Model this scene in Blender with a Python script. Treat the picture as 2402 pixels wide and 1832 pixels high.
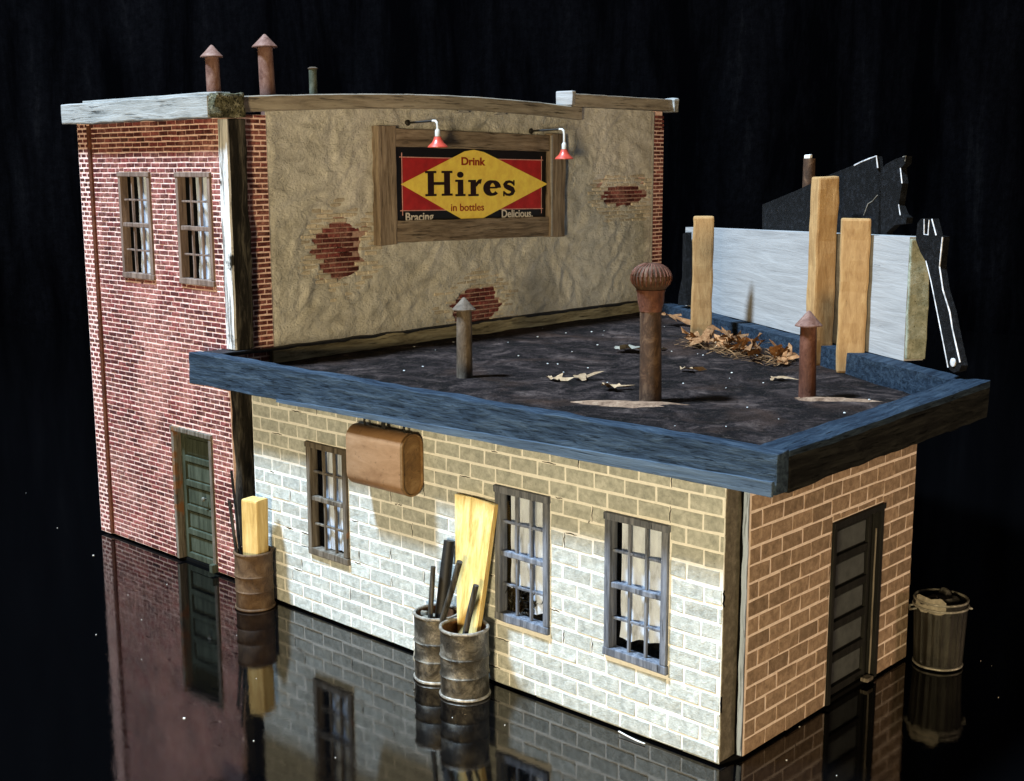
import bpy, bmesh, math, random
from mathutils import Vector, Matrix, noise

random.seed(7)
for o in list(bpy.data.objects):
    bpy.data.objects.remove(o)
S = bpy.context.scene
COL = S.collection
S.unit_settings.scale_length = 1 / 48          # a scale model: one unit is one prototype metre

# ------------------------------------------------------------------ camera
CAM = Vector((7.1907, -11.0371, 6.4396))
RIGHT = Vector((0.73248, 0.68078, -0.00276))
DOWN = Vector((0.11627, -0.12909, -0.98479))
FWD = Vector((-0.67078, 0.72102, -0.17371))
cd = bpy.data.cameras.new('camera')
cam = bpy.data.objects.new('camera', cd)
COL.objects.link(cam)
M = Matrix((RIGHT, -DOWN, -FWD)).transposed().to_4x4()
M.translation = CAM
cam.matrix_world = M
cd.sensor_fit = 'HORIZONTAL'
cd.sensor_width = 36.0
cd.lens = 36.0 * 2977 / 2402
cd.clip_start = 0.1
cd.clip_end = 500
S.camera = cam

# ------------------------------------------------------------------ world, lamps, exposure
W = bpy.data.worlds.new('World')
S.world = W
W.use_nodes = True
bg = W.node_tree.nodes['Background']
bg.inputs[0].default_value = (0.9, 0.75, 0.55, 1)
bg.inputs[1].default_value = 0.035


def lamp(name, loc, target, size, power, color, shape='DISK'):
    l = bpy.data.lights.new(name, 'AREA')
    l.shape = shape
    l.size = size
    l.energy = power
    l.color = color
    o = bpy.data.objects.new(name, l)
    COL.objects.link(o)
    o.location = loc
    d = Vector(target) - Vector(loc)
    o.rotation_euler = d.to_track_quat('-Z', 'Y').to_euler()
    return o


lamp('key_lamp', (-18.0, -21.0, 53.0), (-5.0, 1.0, 2.5), 7.5, 111000, (0.62, 0.81, 1.0))
lamp('front_lamp', (13.0, -28.0, 4.6), (-5.0, 2.0, 3.6), 4.0, 10600, (1.0, 0.78, 0.44))
lamp('side_lamp', (15.5, 9.5, 0.9), (0.2, 2.8, 1.0), 2.4, 760, (1.0, 0.71, 0.50))

S.view_settings.view_transform = 'Standard'
S.view_settings.look = 'None'
S.view_settings.exposure = 0.0
S.view_settings.gamma = 1.0
S.view_settings.use_curve_mapping = False
S.render.engine = 'CYCLES'
S.cycles.max_bounces = 8
S.cycles.transparent_max_bounces = 12


# ------------------------------------------------------------------ materials
class N:
    def __init__(s, name):
        s.m = bpy.data.materials.new(name)
        s.m.use_nodes = True
        s.t = s.m.node_tree
        s.b = s.t.nodes['Principled BSDF']
        s.out = s.t.nodes['Material Output']

    def new(s, typ, **kw):
        n = s.t.nodes.new(typ)
        for k, v in kw.items():
            setattr(n, k, v)
        return n

    def link(s, a, b):
        s.t.links.new(a, b)

    def coord(s, kind, scale=(1, 1, 1), rot=(0, 0, 0)):
        if kind == 'Position':
            c = s.new('ShaderNodeNewGeometry').outputs['Position']
        else:
            c = s.new('ShaderNodeTexCoord').outputs[kind]
        mp = s.new('ShaderNodeMapping')
        mp.inputs['Scale'].default_value = scale
        mp.inputs['Rotation'].default_value = rot
        s.link(c, mp.inputs[0])
        return mp.outputs[0]

    def noise(s, vec, scale, detail=6, rough=0.6, dist=0.0):
        n = s.new('ShaderNodeTexNoise')
        n.inputs['Scale'].default_value = scale
        n.inputs['Detail'].default_value = detail
        n.inputs['Roughness'].default_value = rough
        n.inputs['Distortion'].default_value = dist
        s.link(vec, n.inputs['Vector'])
        return n.outputs['Fac']

    def ramp(s, fac, stops):
        r = s.new('ShaderNodeValToRGB')
        el = r.color_ramp.elements
        while len(el) < len(stops):
            el.new(0.5)
        for e, (p, c) in zip(el, stops):
            e.position = p
            e.color = (c[0], c[1], c[2], 1) if hasattr(c, '__len__') else (c, c, c, 1)
        s.link(fac, r.inputs[0])
        return r.outputs[0]

    def mix(s, fac, a, b, mode='MIX'):
        n = s.new('ShaderNodeMix', data_type='RGBA', blend_type=mode)
        for sock, v in ((n.inputs[0], fac), (n.inputs[6], a), (n.inputs[7], b)):
            if isinstance(v, (int, float)):
                sock.default_value = v
            elif isinstance(v, tuple):
                sock.default_value = (*v, 1)
            else:
                s.link(v, sock)
        return n.outputs[2]

    def math(s, op, a, b=0.0, c=0.0):
        n = s.new('ShaderNodeMath', operation=op)
        for sock, v in zip(n.inputs, (a, b, c)):
            if isinstance(v, (int, float)):
                sock.default_value = v
            else:
                s.link(v, sock)
        return n.outputs[0]

    def rnd(s):
        o = s.new('ShaderNodeObjectInfo').outputs['Random']
        a = s.new('ShaderNodeAttribute', attribute_name='rnd').outputs['Fac']
        return s.math('FRACT', s.math('ADD', o, a))

    def bump(s, h, dist, strength=1.0):
        n = s.new('ShaderNodeBump')
        n.inputs['Distance'].default_value = dist
        n.inputs['Strength'].default_value = strength
        s.link(h, n.inputs['Height'])
        s.link(n.outputs[0], s.b.inputs['Normal'])

    def done(s, col, rough=0.8, spec=0.3, metal=0.0):
        if isinstance(col, tuple):
            s.b.inputs['Base Color'].default_value = (*col, 1)
        else:
            s.link(col, s.b.inputs['Base Color'])
        if isinstance(rough, (int, float)):
            s.b.inputs['Roughness'].default_value = rough
        else:
            s.link(rough, s.b.inputs['Roughness'])
        s.b.inputs['Specular IOR Level'].default_value = spec
        s.b.inputs['Metallic'].default_value = metal
        return s.m


def piece_mat(name, lo, mid, hi, scale=9, speck=None, bump=0.012, piece=0.35, rough=0.85):
    """masonry pieces: per-piece tone, mottling, specks"""
    n = N(name)
    v = n.coord('Position')
    f = n.noise(v, scale, 8, 0.68, 0.3)
    c = n.ramp(f, [(0.30, lo), (0.50, mid), (0.68, hi)])
    r = n.rnd()
    tone = n.ramp(r, [(0.0, 1.0 - piece), (1.0, 1.0 + piece * 0.35)])
    c = n.mix(1.0, c, tone, 'MULTIPLY')
    g = n.noise(v, scale * 5, 4, 0.7)
    if speck:
        sp = n.ramp(g, [(speck[1], 1.0), (speck[1] + 0.06, 0.0)])
        c = n.mix(sp, c, speck[0])
    n.bump(n.math('ADD', f, n.math('MULTIPLY', g, 0.5)), bump)
    return n.done(c, rough, 0.2)


def wood_mat(name, dark, mid, light, axis=0, along=0.8, across=14.0, kind='Object', bump=0.012, rough=0.75,
             patch=None, scale=1.0, spec=0.2, crack=0.30):
    n = N(name)
    sc = [across * scale] * 3
    sc[axis] = along * scale
    v = n.coord(kind, tuple(sc))
    f = n.noise(v, 1.0, 9, 0.72, 0.4)
    c = n.ramp(f, [(0.32, dark), (0.48, mid), (0.66, light)])
    sc2 = [across * 3.2 * scale] * 3
    sc2[axis] = along * 1.6 * scale
    fine = n.noise(n.coord(kind, tuple(sc2)), 1.0, 5, 0.7, 0.2)
    cr = n.ramp(fine, [(crack, 0.0), (crack + 0.11, 1.0)])
    c = n.mix(n.math('SUBTRACT', 1.0, cr), c, tuple(x * 0.35 for x in dark))
    big = n.noise(n.coord(kind), 1.7 * scale, 5, 0.6)
    if patch:
        pm = n.ramp(big, [(patch[1], 0.0), (patch[1] + 0.05, 1.0)])
        c = n.mix(pm, c, patch[0])
    n.bump(n.math('ADD', f, n.math('MULTIPLY', cr, 0.6)), bump)
    return n.done(c, rough, spec)


def rust_mat(name, dark, mid, light, scale=7.0, vert=1.0, bump=0.006, rough=0.7, metal=0.0, spec=0.3):
    n = N(name)
    v = n.coord('Object', (1, 1, vert))
    f = n.noise(v, scale, 8, 0.7, 0.6)
    c = n.ramp(f, [(0.30, dark), (0.50, mid), (0.70, light)])
    g = n.noise(n.coord('Object'), scale * 6, 4, 0.7)
    c = n.mix(n.ramp(g, [(0.30, 0.75), (0.40, 0.0)]), c, tuple(x * 0.4 for x in dark))
    n.bump(n.math('ADD', f, g), bump)
    return n.done(c, rough, spec, metal)


def plain_mat(name, col, rough=0.6, spec=0.3, metal=0.0, vary=0.25, scale=12, bump=0.0):
    n = N(name)
    f = n.noise(n.coord('Object'), scale, 6, 0.65)
    c = n.ramp(f, [(0.3, tuple(x * (1 - vary) for x in col)), (0.7, tuple(min(1, x * (1 + vary)) for x in col))])
    if bump:
        n.bump(f, bump)
    return n.done(c, rough, spec, metal)


MT = {}
MT['block'] = piece_mat('painted_block', (0.30, 0.325, 0.315), (0.47, 0.50, 0.485), (0.64, 0.67, 0.655), 10,
                        ((0.16, 0.16, 0.14), 0.30), 0.016, 0.14)
MT['block_side'] = piece_mat('shade_tinted_block', (0.19, 0.13, 0.088), (0.32, 0.22, 0.15), (0.44, 0.32, 0.23), 10,  # brown tint puts the side wall's shade into the block colour
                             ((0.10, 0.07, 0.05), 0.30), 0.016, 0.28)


def mortar_mat(name, a, b, dark):
    n = N(name)
    v = n.coord('Position')
    f = n.noise(v, 14, 6, 0.7)
    c = n.ramp(f, [(0.35, a), (0.6, b)])
    g = n.noise(v, 2.6, 7, 0.72, 0.8)
    c = n.mix(n.ramp(g, [(0.33, 1.0), (0.36, 0.0)]), c, dark)
    n.bump(f, 0.012)
    return n.done(c, 0.9, 0.1)


MT['mortar'] = mortar_mat('white_mortar', (0.80, 0.81, 0.80), (0.90, 0.91, 0.90), (0.05, 0.045, 0.04))
MT['mortar_side'] = mortar_mat('shade_tinted_mortar', (0.74, 0.60, 0.52), (0.88, 0.74, 0.66), (0.06, 0.045, 0.03))  # side wall mortar, tinted tan with the same warm shade
MT['mortar_dark'] = mortar_mat('sooty_mortar', (0.24, 0.14, 0.115), (0.44, 0.30, 0.26), (0.03, 0.012, 0.01))
MT['mortar_brick'] = mortar_mat('pink_mortar', (0.70, 0.45, 0.41), (0.90, 0.68, 0.62), (0.10, 0.03, 0.03))


def brick_mat():
    n = N('old_brick')
    v = n.coord('Position')
    f = n.noise(v, 16, 7, 0.7)
    c = n.ramp(f, [(0.32, (0.036, 0.008, 0.008)), (0.52, (0.125, 0.027, 0.027)), (0.74, (0.27, 0.080, 0.075))])
    tone = n.ramp(n.rnd(), [(0.0, 0.45), (0.6, 1.0), (1.0, 1.6)])
    c = n.mix(1.0, c, tone, 'MULTIPLY')
    # whitewash rubbed over the wall in broad uneven areas
    wsh = n.noise(n.coord('Position', (1, 1, 1)), 1.1, 8, 0.72, 0.5)
    wm = n.ramp(wsh, [(0.45, 0.02), (0.64, 0.80)])
    fl = n.noise(v, 22, 5, 0.75)
    soot = n.noise(n.coord('Position', (1, 1, 0.7)), 0.9, 6, 0.65, 0.6)
    c = n.mix(n.ramp(soot, [(0.54, 0.0), (0.70, 0.7)]), c, (0.022, 0.008, 0.008))
    wm2 = n.math('MULTIPLY', wm, n.ramp(fl, [(0.38, 0.15), (0.62, 1.0)]))
    c = n.mix(wm2, c, (0.56, 0.26, 0.22))
    n.bump(n.math('ADD', f, fl), 0.012)
    return n.done(c, 0.85, 0.2)


MT['brick'] = brick_mat()
MT['brick_pale'] = piece_mat('stucco_smeared_brick', (0.42, 0.36, 0.28), (0.58, 0.52, 0.42), (0.74, 0.68, 0.57), 14,
                             ((0.14, 0.06, 0.04), 0.36), 0.012, 0.3)


def stucco_mat():
    n = N('trowelled_stucco')
    v = n.coord('Position')
    f = n.noise(v, 2.4, 9, 0.68, 1.2)
    c = n.ramp(f, [(0.28, (0.34, 0.33, 0.30)), (0.48, (0.58, 0.57, 0.535)), (0.72, (0.76, 0.75, 0.72))])
    g = n.noise(v, 26, 6, 0.7)
    c = n.mix(n.ramp(g, [(0.31, 0.85), (0.37, 0.0)]), c, (0.12, 0.10, 0.075))
    lg = n.noise(v, 0.7, 6, 0.7, 0.4)
    c = n.mix(n.ramp(lg, [(0.48, 0.0), (0.66, 0.45)]), c, (0.36, 0.33, 0.27))
    sw = n.noise(n.coord('Position', (1, 1.0, 1.7), (0.6, 0, 0)), 2.2, 11, 0.62, 0.5)
    tr = n.noise(n.coord('Position', (1, 1.1, 3.4), (0.75, 0, 0)), 1.5, 6, 0.55, 0.4)
    msk = n.ramp(n.noise(v, 0.8, 4, 0.6), [(0.44, 0.0), (0.60, 1.0)])
    rid = n.math('MULTIPLY', n.ramp(tr, [(0.46, 0.0), (0.54, 1.0), (0.60, 0.2)]), msk)
    n.bump(n.math('ADD', n.math('MULTIPLY', rid, 0.10), n.math('ADD', n.math('MULTIPLY', sw, 0.9), n.math('MULTIPLY', g, 0.30))), 0.11)
    return n.done(c, 0.92, 0.1)


MT['stucco'] = stucco_mat()


def board_mat():
    n = N('white_painted_board')
    v = n.coord('Position', (0.7, 0.7, 9.0))
    f = n.noise(v, 1.0, 8, 0.7, 0.5)
    c = n.ramp(f, [(0.30, (0.25, 0.245, 0.245)), (0.5, (0.32, 0.315, 0.315)), (0.7, (0.38, 0.375, 0.375))])
    g = n.noise(n.coord('Position', (1.6, 1.6, 30.0)), 1.0, 6, 0.72, 0.5)
    cr = n.ramp(g, [(0.29, 1.0), (0.335, 0.0)])
    c = n.mix(cr, c, (0.20, 0.21, 0.24))
    n.bump(n.math('SUBTRACT', f, cr), 0.012)
    return n.done(c, 0.8, 0.2)


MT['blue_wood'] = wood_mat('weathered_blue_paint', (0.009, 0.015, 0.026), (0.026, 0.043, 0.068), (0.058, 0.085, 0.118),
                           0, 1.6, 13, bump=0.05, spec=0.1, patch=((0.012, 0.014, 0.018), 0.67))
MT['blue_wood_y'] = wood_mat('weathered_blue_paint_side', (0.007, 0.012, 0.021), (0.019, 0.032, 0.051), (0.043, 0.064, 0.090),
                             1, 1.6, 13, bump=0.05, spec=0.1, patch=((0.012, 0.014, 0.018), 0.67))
MT['shaded_fascia'] = wood_mat('shade_darkened_board', (0.003, 0.003, 0.003), (0.008, 0.008, 0.0075), (0.024, 0.024, 0.021), 1, 0.9, 9, bump=0.03, spec=0.05)  # near-black puts the right face's shade into the board colour
MT['blue_lip'] = wood_mat('pale_blue_paint', (0.028, 0.044, 0.068), (0.054, 0.080, 0.115), (0.088, 0.122, 0.162),
                          0, 0.7, 9, bump=0.02)
MT['grey_wood'] = wood_mat('pale_grey_paint', (0.12, 0.125, 0.12), (0.28, 0.285, 0.28), (0.37, 0.375, 0.37), 0, 0.8, 9, bump=0.02)
MT['tan_wood_y'] = wood_mat('weathered_tan_board', (0.13, 0.11, 0.088), (0.28, 0.245, 0.20), (0.40, 0.36, 0.30), 1, 0.8, 10, bump=0.02)
MT['frame_wood_y'] = wood_mat('old_frame_board', (0.070, 0.050, 0.034), (0.215, 0.165, 0.122), (0.35, 0.285, 0.22), 1, 0.9, 11, bump=0.025)
MT['frame_wood_z'] = wood_mat('old_frame_upright', (0.070, 0.050, 0.034), (0.215, 0.165, 0.122), (0.35, 0.285, 0.22), 2, 0.9, 11, bump=0.025)
MT['white_wood_z'] = wood_mat('chalky_white_board', (0.40, 0.40, 0.40), (0.68, 0.68, 0.68), (0.78, 0.78, 0.78), 2, 0.7, 8,
                              bump=0.02, patch=((0.03, 0.027, 0.02), 0.575), crack=0.36)
MT['cool_strip'] = wood_mat('key_light_tinted_strip', (0.22, 0.27, 0.36), (0.40, 0.50, 0.68), (0.50, 0.62, 0.82), 2, 0.7, 8, bump=0.02)  # bluish white stands in for the cool key light that misses the strip
MT['dark_wood_z'] = wood_mat('rotten_dark_timber', (0.003, 0.003, 0.002), (0.010, 0.008, 0.006), (0.10, 0.09, 0.072), 2, 1.1, 8, bump=0.06)
MT['board_white'] = board_mat()
MT['board_edge'] = piece_mat('shaded_board_edge', (0.12, 0.13, 0.09), (0.24, 0.25, 0.19), (0.36, 0.37, 0.30), 8, ((0.05, 0.05, 0.03), 0.34), 0.015, 0.0)  # greenish grey, with the shade of the board's end face in its colour
MT['post_wood'] = wood_mat('raw_orange_wood', (0.27, 0.15, 0.06), (0.37, 0.215, 0.09), (0.46, 0.285, 0.125), 2, 2.6, 12, bump=0.010, crack=0.24,
                           patch=((0.60, 0.42, 0.22), 0.68))
MT['pale_wood'] = wood_mat('fresh_yellow_wood', (0.42, 0.26, 0.07), (0.68, 0.47, 0.16), (0.84, 0.66, 0.31), 2, 0.7, 12, bump=0.006, crack=0.16)
MT['block_wood'] = wood_mat('cut_yellow_wood', (0.40, 0.24, 0.08), (0.60, 0.40, 0.14), (0.76, 0.56, 0.24), 2, 1.0, 9, bump=0.006, crack=0.18)
MT['dark_stick'] = wood_mat('blackened_stick', (0.008, 0.008, 0.007), (0.035, 0.032, 0.027), (0.11, 0.10, 0.085), 2, 1.5, 18, bump=0.01)
MT['win_blue'] = wood_mat('chipped_grey_blue_sash', (0.045, 0.052, 0.07), (0.125, 0.14, 0.175), (0.24, 0.26, 0.31), 2, 1.2, 15,
                          bump=0.014, patch=((0.13, 0.06, 0.025), 0.66))
MT['win_old'] = wood_mat('bare_grey_sash', (0.035, 0.028, 0.02), (0.11, 0.092, 0.072), (0.22, 0.195, 0.165), 2, 1.2, 15, bump=0.014,
                         patch=((0.17, 0.08, 0.035), 0.62))
MT['win_brown'] = wood_mat('brown_sash', (0.07, 0.045, 0.035), (0.16, 0.11, 0.088), (0.27, 0.20, 0.165), 2, 1.2, 15, bump=0.008)
MT['green'] = wood_mat('dark_green_door_paint', (0.017, 0.022, 0.014), (0.042, 0.051, 0.034), (0.072, 0.085, 0.062), 2, 1.2, 12, bump=0.006)
MT['black_door'] = wood_mat('black_door_paint', (0.002, 0.002, 0.002), (0.005, 0.005, 0.0045), (0.014, 0.014, 0.012), 2, 1.2, 12, bump=0.006)
MT['door_glass'] = plain_mat('dusty_grey_panel', (0.060, 0.066, 0.068), 0.6, 0.2, vary=0.3, scale=6)
MT['dark'] = plain_mat('dark_interior', (0.004, 0.004, 0.004), 0.9, 0.0)  # black in place of unlit depth; the cracks share it
MT['card'] = piece_mat('raw_card_edge', (0.07, 0.06, 0.045), (0.125, 0.108, 0.082), (0.19, 0.165, 0.13), 9, ((0.08, 0.06, 0.04), 0.3), 0.012, 0.0)
MT['plinth'] = plain_mat('black_plinth', (0.003, 0.003, 0.003), 0.9, 0.05)


def glass_mat():
    n = N('window_glass')
    n.t.nodes.remove(n.b)
    tr = n.new('ShaderNodeBsdfTransparent')
    gl = n.new('ShaderNodeBsdfGlossy')
    gl.inputs['Roughness'].default_value = 0.08
    f = n.new('ShaderNodeLayerWeight')
    f.inputs[0].default_value = 0.5
    mx = n.new('ShaderNodeMixShader')
    n.link(n.math('ADD', 0.03, n.math('MULTIPLY', n.math('POWER', f.outputs['Facing'], 4.0), 0.5)), mx.inputs[0])
    n.link(tr.outputs[0], mx.inputs[1])
    n.link(gl.outputs[0], mx.inputs[2])
    n.link(mx.outputs[0], n.out.inputs[0])
    return n.m


MT['glass'] = glass_mat()


def curtain_mat():
    n = N('dingy_curtain_cloth')
    f = n.noise(n.coord('Object', (5, 5, 1.2)), 1.5, 7, 0.7, 0.4)
    c = n.ramp(f, [(0.28, (0.22, 0.24, 0.27)), (0.46, (0.55, 0.63, 0.78)), (0.66, (0.70, 0.80, 0.95))])
    n.bump(f, 0.02)
    return n.done(c, 0.95, 0.05)


MT['curtain'] = curtain_mat()


def tar_mat():
    n = N('tar_paper_roof')
    v = n.coord('Position', (1.0, 1.0, 1.0), (0, 0, 0.5))
    f = n.noise(v, 1.5, 9, 0.72, 0.9)
    c = n.ramp(f, [(0.38, (0.004, 0.003, 0.003)), (0.48, (0.014, 0.0095, 0.0095)), (0.57, (0.050, 0.035, 0.033)), (0.70, (0.16, 0.115, 0.10))])
    g = n.noise(n.coord('Position', (1.0, 1.0, 1.3)), 8, 8, 0.75, 0.6)
    c = n.mix(n.ramp(g, [(0.56, 0.0), (0.68, 0.8)]), c, (0.105, 0.075, 0.062))
    c = n.mix(n.ramp(g, [(0.40, 0.85), (0.47, 0.0)]), c, (0.005, 0.004, 0.005))
    st = n.noise(n.coord('Position'), 0.55, 5, 0.6, 0.4)
    c = n.mix(n.ramp(st, [(0.52, 0.0), (0.68, 0.55)]), c, (0.095, 0.052, 0.036))
    sp = n.noise(n.coord('Position'), 34, 3, 0.6)
    c = n.mix(n.ramp(sp, [(0.62, 0.0), (0.70, 0.8)]), c, (0.13, 0.10, 0.085))
    c = n.mix(n.ramp(sp, [(0.33, 0.8), (0.40, 0.0)]), c, (0.005, 0.004, 0.005))
    n.bump(n.math('ADD', n.math('MULTIPLY', f, 0.6), n.math('ADD', g, n.math('MULTIPLY', sp, 0.4))), 0.10)
    return n.done(c, 0.85, 0.12)


MT['tar'] = tar_mat()
MT['tar_edge'] = plain_mat('black_tar', (0.012, 0.012, 0.015), 0.6, 0.3, vary=0.6, bump=0.02)
MT['flashing'] = wood_mat('stained_flashing', (0.05, 0.04, 0.022), (0.28, 0.24, 0.15), (0.50, 0.45, 0.30), 1, 0.9, 7, kind='Position', bump=0.02)
MT['dust'] = piece_mat('tan_dust', (0.09, 0.05, 0.032), (0.24, 0.145, 0.092), (0.36, 0.235, 0.155), 7, ((0.06, 0.035, 0.025), 0.33), 0.02, 0.0)
MT['rust_dark'] = rust_mat('dark_rusty_pipe', (0.014, 0.007, 0.004), (0.052, 0.027, 0.015), (0.15, 0.090, 0.054), 7, 0.6)
MT['rust_red'] = rust_mat('red_rust', (0.026, 0.008, 0.004), (0.090, 0.032, 0.018), (0.19, 0.085, 0.058), 6, 0.5)
MT['rust_pink'] = rust_mat('sunbleached_rust', (0.055, 0.022, 0.015), (0.15, 0.075, 0.056), (0.27, 0.175, 0.145), 6, 0.5)
MT['rust_grey'] = rust_mat('grey_galvanised_rust', (0.030, 0.022, 0.015), (0.088, 0.066, 0.047), (0.19, 0.15, 0.115), 6, 0.5)
MT['green_pipe'] = rust_mat('dull_green_pipe', (0.02, 0.025, 0.016), (0.055, 0.065, 0.045), (0.13, 0.14, 0.11), 8, 0.4)
MT['conduit'] = rust_mat('rust_brown_conduit', (0.03, 0.008, 0.004), (0.085, 0.024, 0.010), (0.15, 0.05, 0.022), 9, 0.5)
MT['tank'] = rust_mat('rust_orange_tank', (0.19, 0.10, 0.048), (0.27, 0.155, 0.080), (0.34, 0.205, 0.115), 1.8, 2.6, 0.002, 0.6)
MT['tank_end'] = rust_mat('rust_brown_tank_end', (0.085, 0.042, 0.016), (0.16, 0.088, 0.034), (0.26, 0.16, 0.075), 4, 1, 0.004, 0.6)
MT['iron'] = plain_mat('black_iron', (0.010, 0.009, 0.008), 0.6, 0.4, vary=0.5)
MT['drum_brown'] = rust_mat('brown_rust_drum', (0.035, 0.018, 0.008), (0.090, 0.050, 0.024), (0.16, 0.10, 0.055), 5, 0.8, 0.008)
MT['drum_grey'] = rust_mat('dirty_steel_drum', (0.014, 0.012, 0.009), (0.062, 0.054, 0.042), (0.32, 0.29, 0.24), 3.6, 0.9, 0.01, 0.45, 0.35, 0.5)
MT['drum_in'] = rust_mat('orange_rust_inside', (0.06, 0.022, 0.008), (0.17, 0.075, 0.03), (0.3, 0.16, 0.075), 8, 1, 0.01)
MT['drum_rim'] = rust_mat('bare_metal_rim', (0.10, 0.085, 0.065), (0.30, 0.27, 0.23), (0.55, 0.52, 0.48), 9, 1, 0.004, 0.4, 0.4, 0.5)
MT['can'] = rust_mat('galvanised_can', (0.004, 0.0035, 0.002), (0.010, 0.009, 0.006), (0.038, 0.035, 0.027), 5, 0.35, 0.01, 0.5, 0.3, 0.5)
MT['can_rim'] = rust_mat('pale_can_rim', (0.10, 0.095, 0.075), (0.22, 0.21, 0.18), (0.46, 0.44, 0.40), 8, 1, 0.004, 0.4, 0.3, 0.5)
MT['junk'] = rust_mat('black_rubbish', (0.004, 0.004, 0.004), (0.016, 0.015, 0.013), (0.09, 0.085, 0.075), 7, 1, 0.02)
MT['paper'] = plain_mat('grubby_paper', (0.24, 0.22, 0.18), 0.9, 0.1, vary=0.4)
MT['steel_dark'] = rust_mat('blackened_steel', (0.0012, 0.0012, 0.0015), (0.003, 0.0032, 0.004), (0.022, 0.024, 0.030), 11, 1, 0.06, 0.75, 0.0, 0.15)
MT['steel_edge'] = plain_mat('rim_light_and_rivet', (0.55, 0.55, 0.57), 0.5, 0.3, vary=0.6, scale=9)  # pale colour for the painted rim light, shared with the rivet
MT['leaf'] = piece_mat('dry_leaf', (0.13, 0.050, 0.017), (0.28, 0.13, 0.052), (0.44, 0.25, 0.12), 12, ((0.08, 0.03, 0.012), 0.33), 0.01, 0.45)
MT['leaf_pale'] = piece_mat('bleached_dry_leaf', (0.24, 0.15, 0.08), (0.38, 0.25, 0.145), (0.50, 0.35, 0.22), 12, ((0.14, 0.08, 0.04), 0.33), 0.01, 0.3)
MT['needle'] = piece_mat('dry_needles', (0.10, 0.045, 0.018), (0.24, 0.12, 0.05), (0.44, 0.26, 0.12), 20, None, 0.0, 0.5)
MT['crumb'] = plain_mat('white_crumb', (0.80, 0.79, 0.76), 0.8, 0.2, vary=0.1)
MT['moss'] = piece_mat('mossy_stain', (0.025, 0.026, 0.012), (0.10, 0.095, 0.055), (0.34, 0.33, 0.25), 7, ((0.008, 0.008, 0.004), 0.42), 0.05, 0.0)
MT['sign_black'] = plain_mat('sign_black', (0.006, 0.005, 0.006), 0.5, 0.3, vary=0.3)
MT['sign_red'] = plain_mat('sign_red', (0.40, 0.020, 0.022), 0.55, 0.3, vary=0.25, scale=5)
MT['sign_yellow'] = plain_mat('sign_yellow', (1.0, 0.68, 0.11), 0.55, 0.3, vary=0.16, scale=6)
MT['sign_line'] = plain_mat('sign_pink_line', (0.62, 0.33, 0.30), 0.6, 0.2)
MT['sign_ink'] = plain_mat('sign_dark_brown_ink', (0.020, 0.008, 0.008), 0.5, 0.2)
MT['sign_redink'] = plain_mat('sign_red_ink', (0.30, 0.030, 0.012), 0.5, 0.2)
MT['sign_white'] = plain_mat('sign_white_ink', (0.62, 0.58, 0.54), 0.6, 0.2)
MT['lamp_red'] = plain_mat('red_enamel', (0.42, 0.055, 0.035), 0.35, 0.5, vary=0.2)
MT['porcelain'] = plain_mat('white_porcelain', (0.50, 0.49, 0.47), 0.35, 0.5, vary=0.08)
MT['knob'] = plain_mat('worn_knob', (0.12, 0.12, 0.10), 0.5, 0.3)


def table_mat():
    n = N('black_acrylic_table')
    v = n.coord('Position')
    f = n.noise(v, 1.2, 8, 0.7)
    sm = n.noise(v, 6.0, 6, 0.7, 0.5)
    r = n.ramp(f, [(0.35, 0.0), (0.7, 0.012)])
    n.bump(sm, 0.0006)
    n.b.inputs['IOR'].default_value = 1.62
    return n.done((0.0010, 0.0010, 0.0012), r, 0.5)


def cloth_mat():
    n = N('black_backdrop_cloth')
    v = n.coord('Object', (0.55, 0.55, 0.09))
    f = n.noise(v, 1.0, 8, 0.7, 0.3)
    c = n.ramp(f, [(0.42, (0.0007, 0.0007, 0.0010)), (0.62, (0.0036, 0.0035, 0.0044)), (0.78, (0.012, 0.0115, 0.0125))])
    g = n.noise(n.coord('Object'), 3.5, 5, 0.8)
    c = n.mix(n.ramp(g, [(0.35, 0.6), (0.6, 0.0)]), c, (0.0008, 0.0008, 0.001))
    n.bump(g, 0.05)
    return n.done(c, 1.0, 0.0)


MT['table'] = table_mat()
MT['cloth'] = cloth_mat()

# ------------------------------------------------------------------ mesh helpers
WP = {}            # world origin of each parent


def hashn(p, f, a):
    return noise.noise_vector(Vector(p) * f) * a


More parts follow.
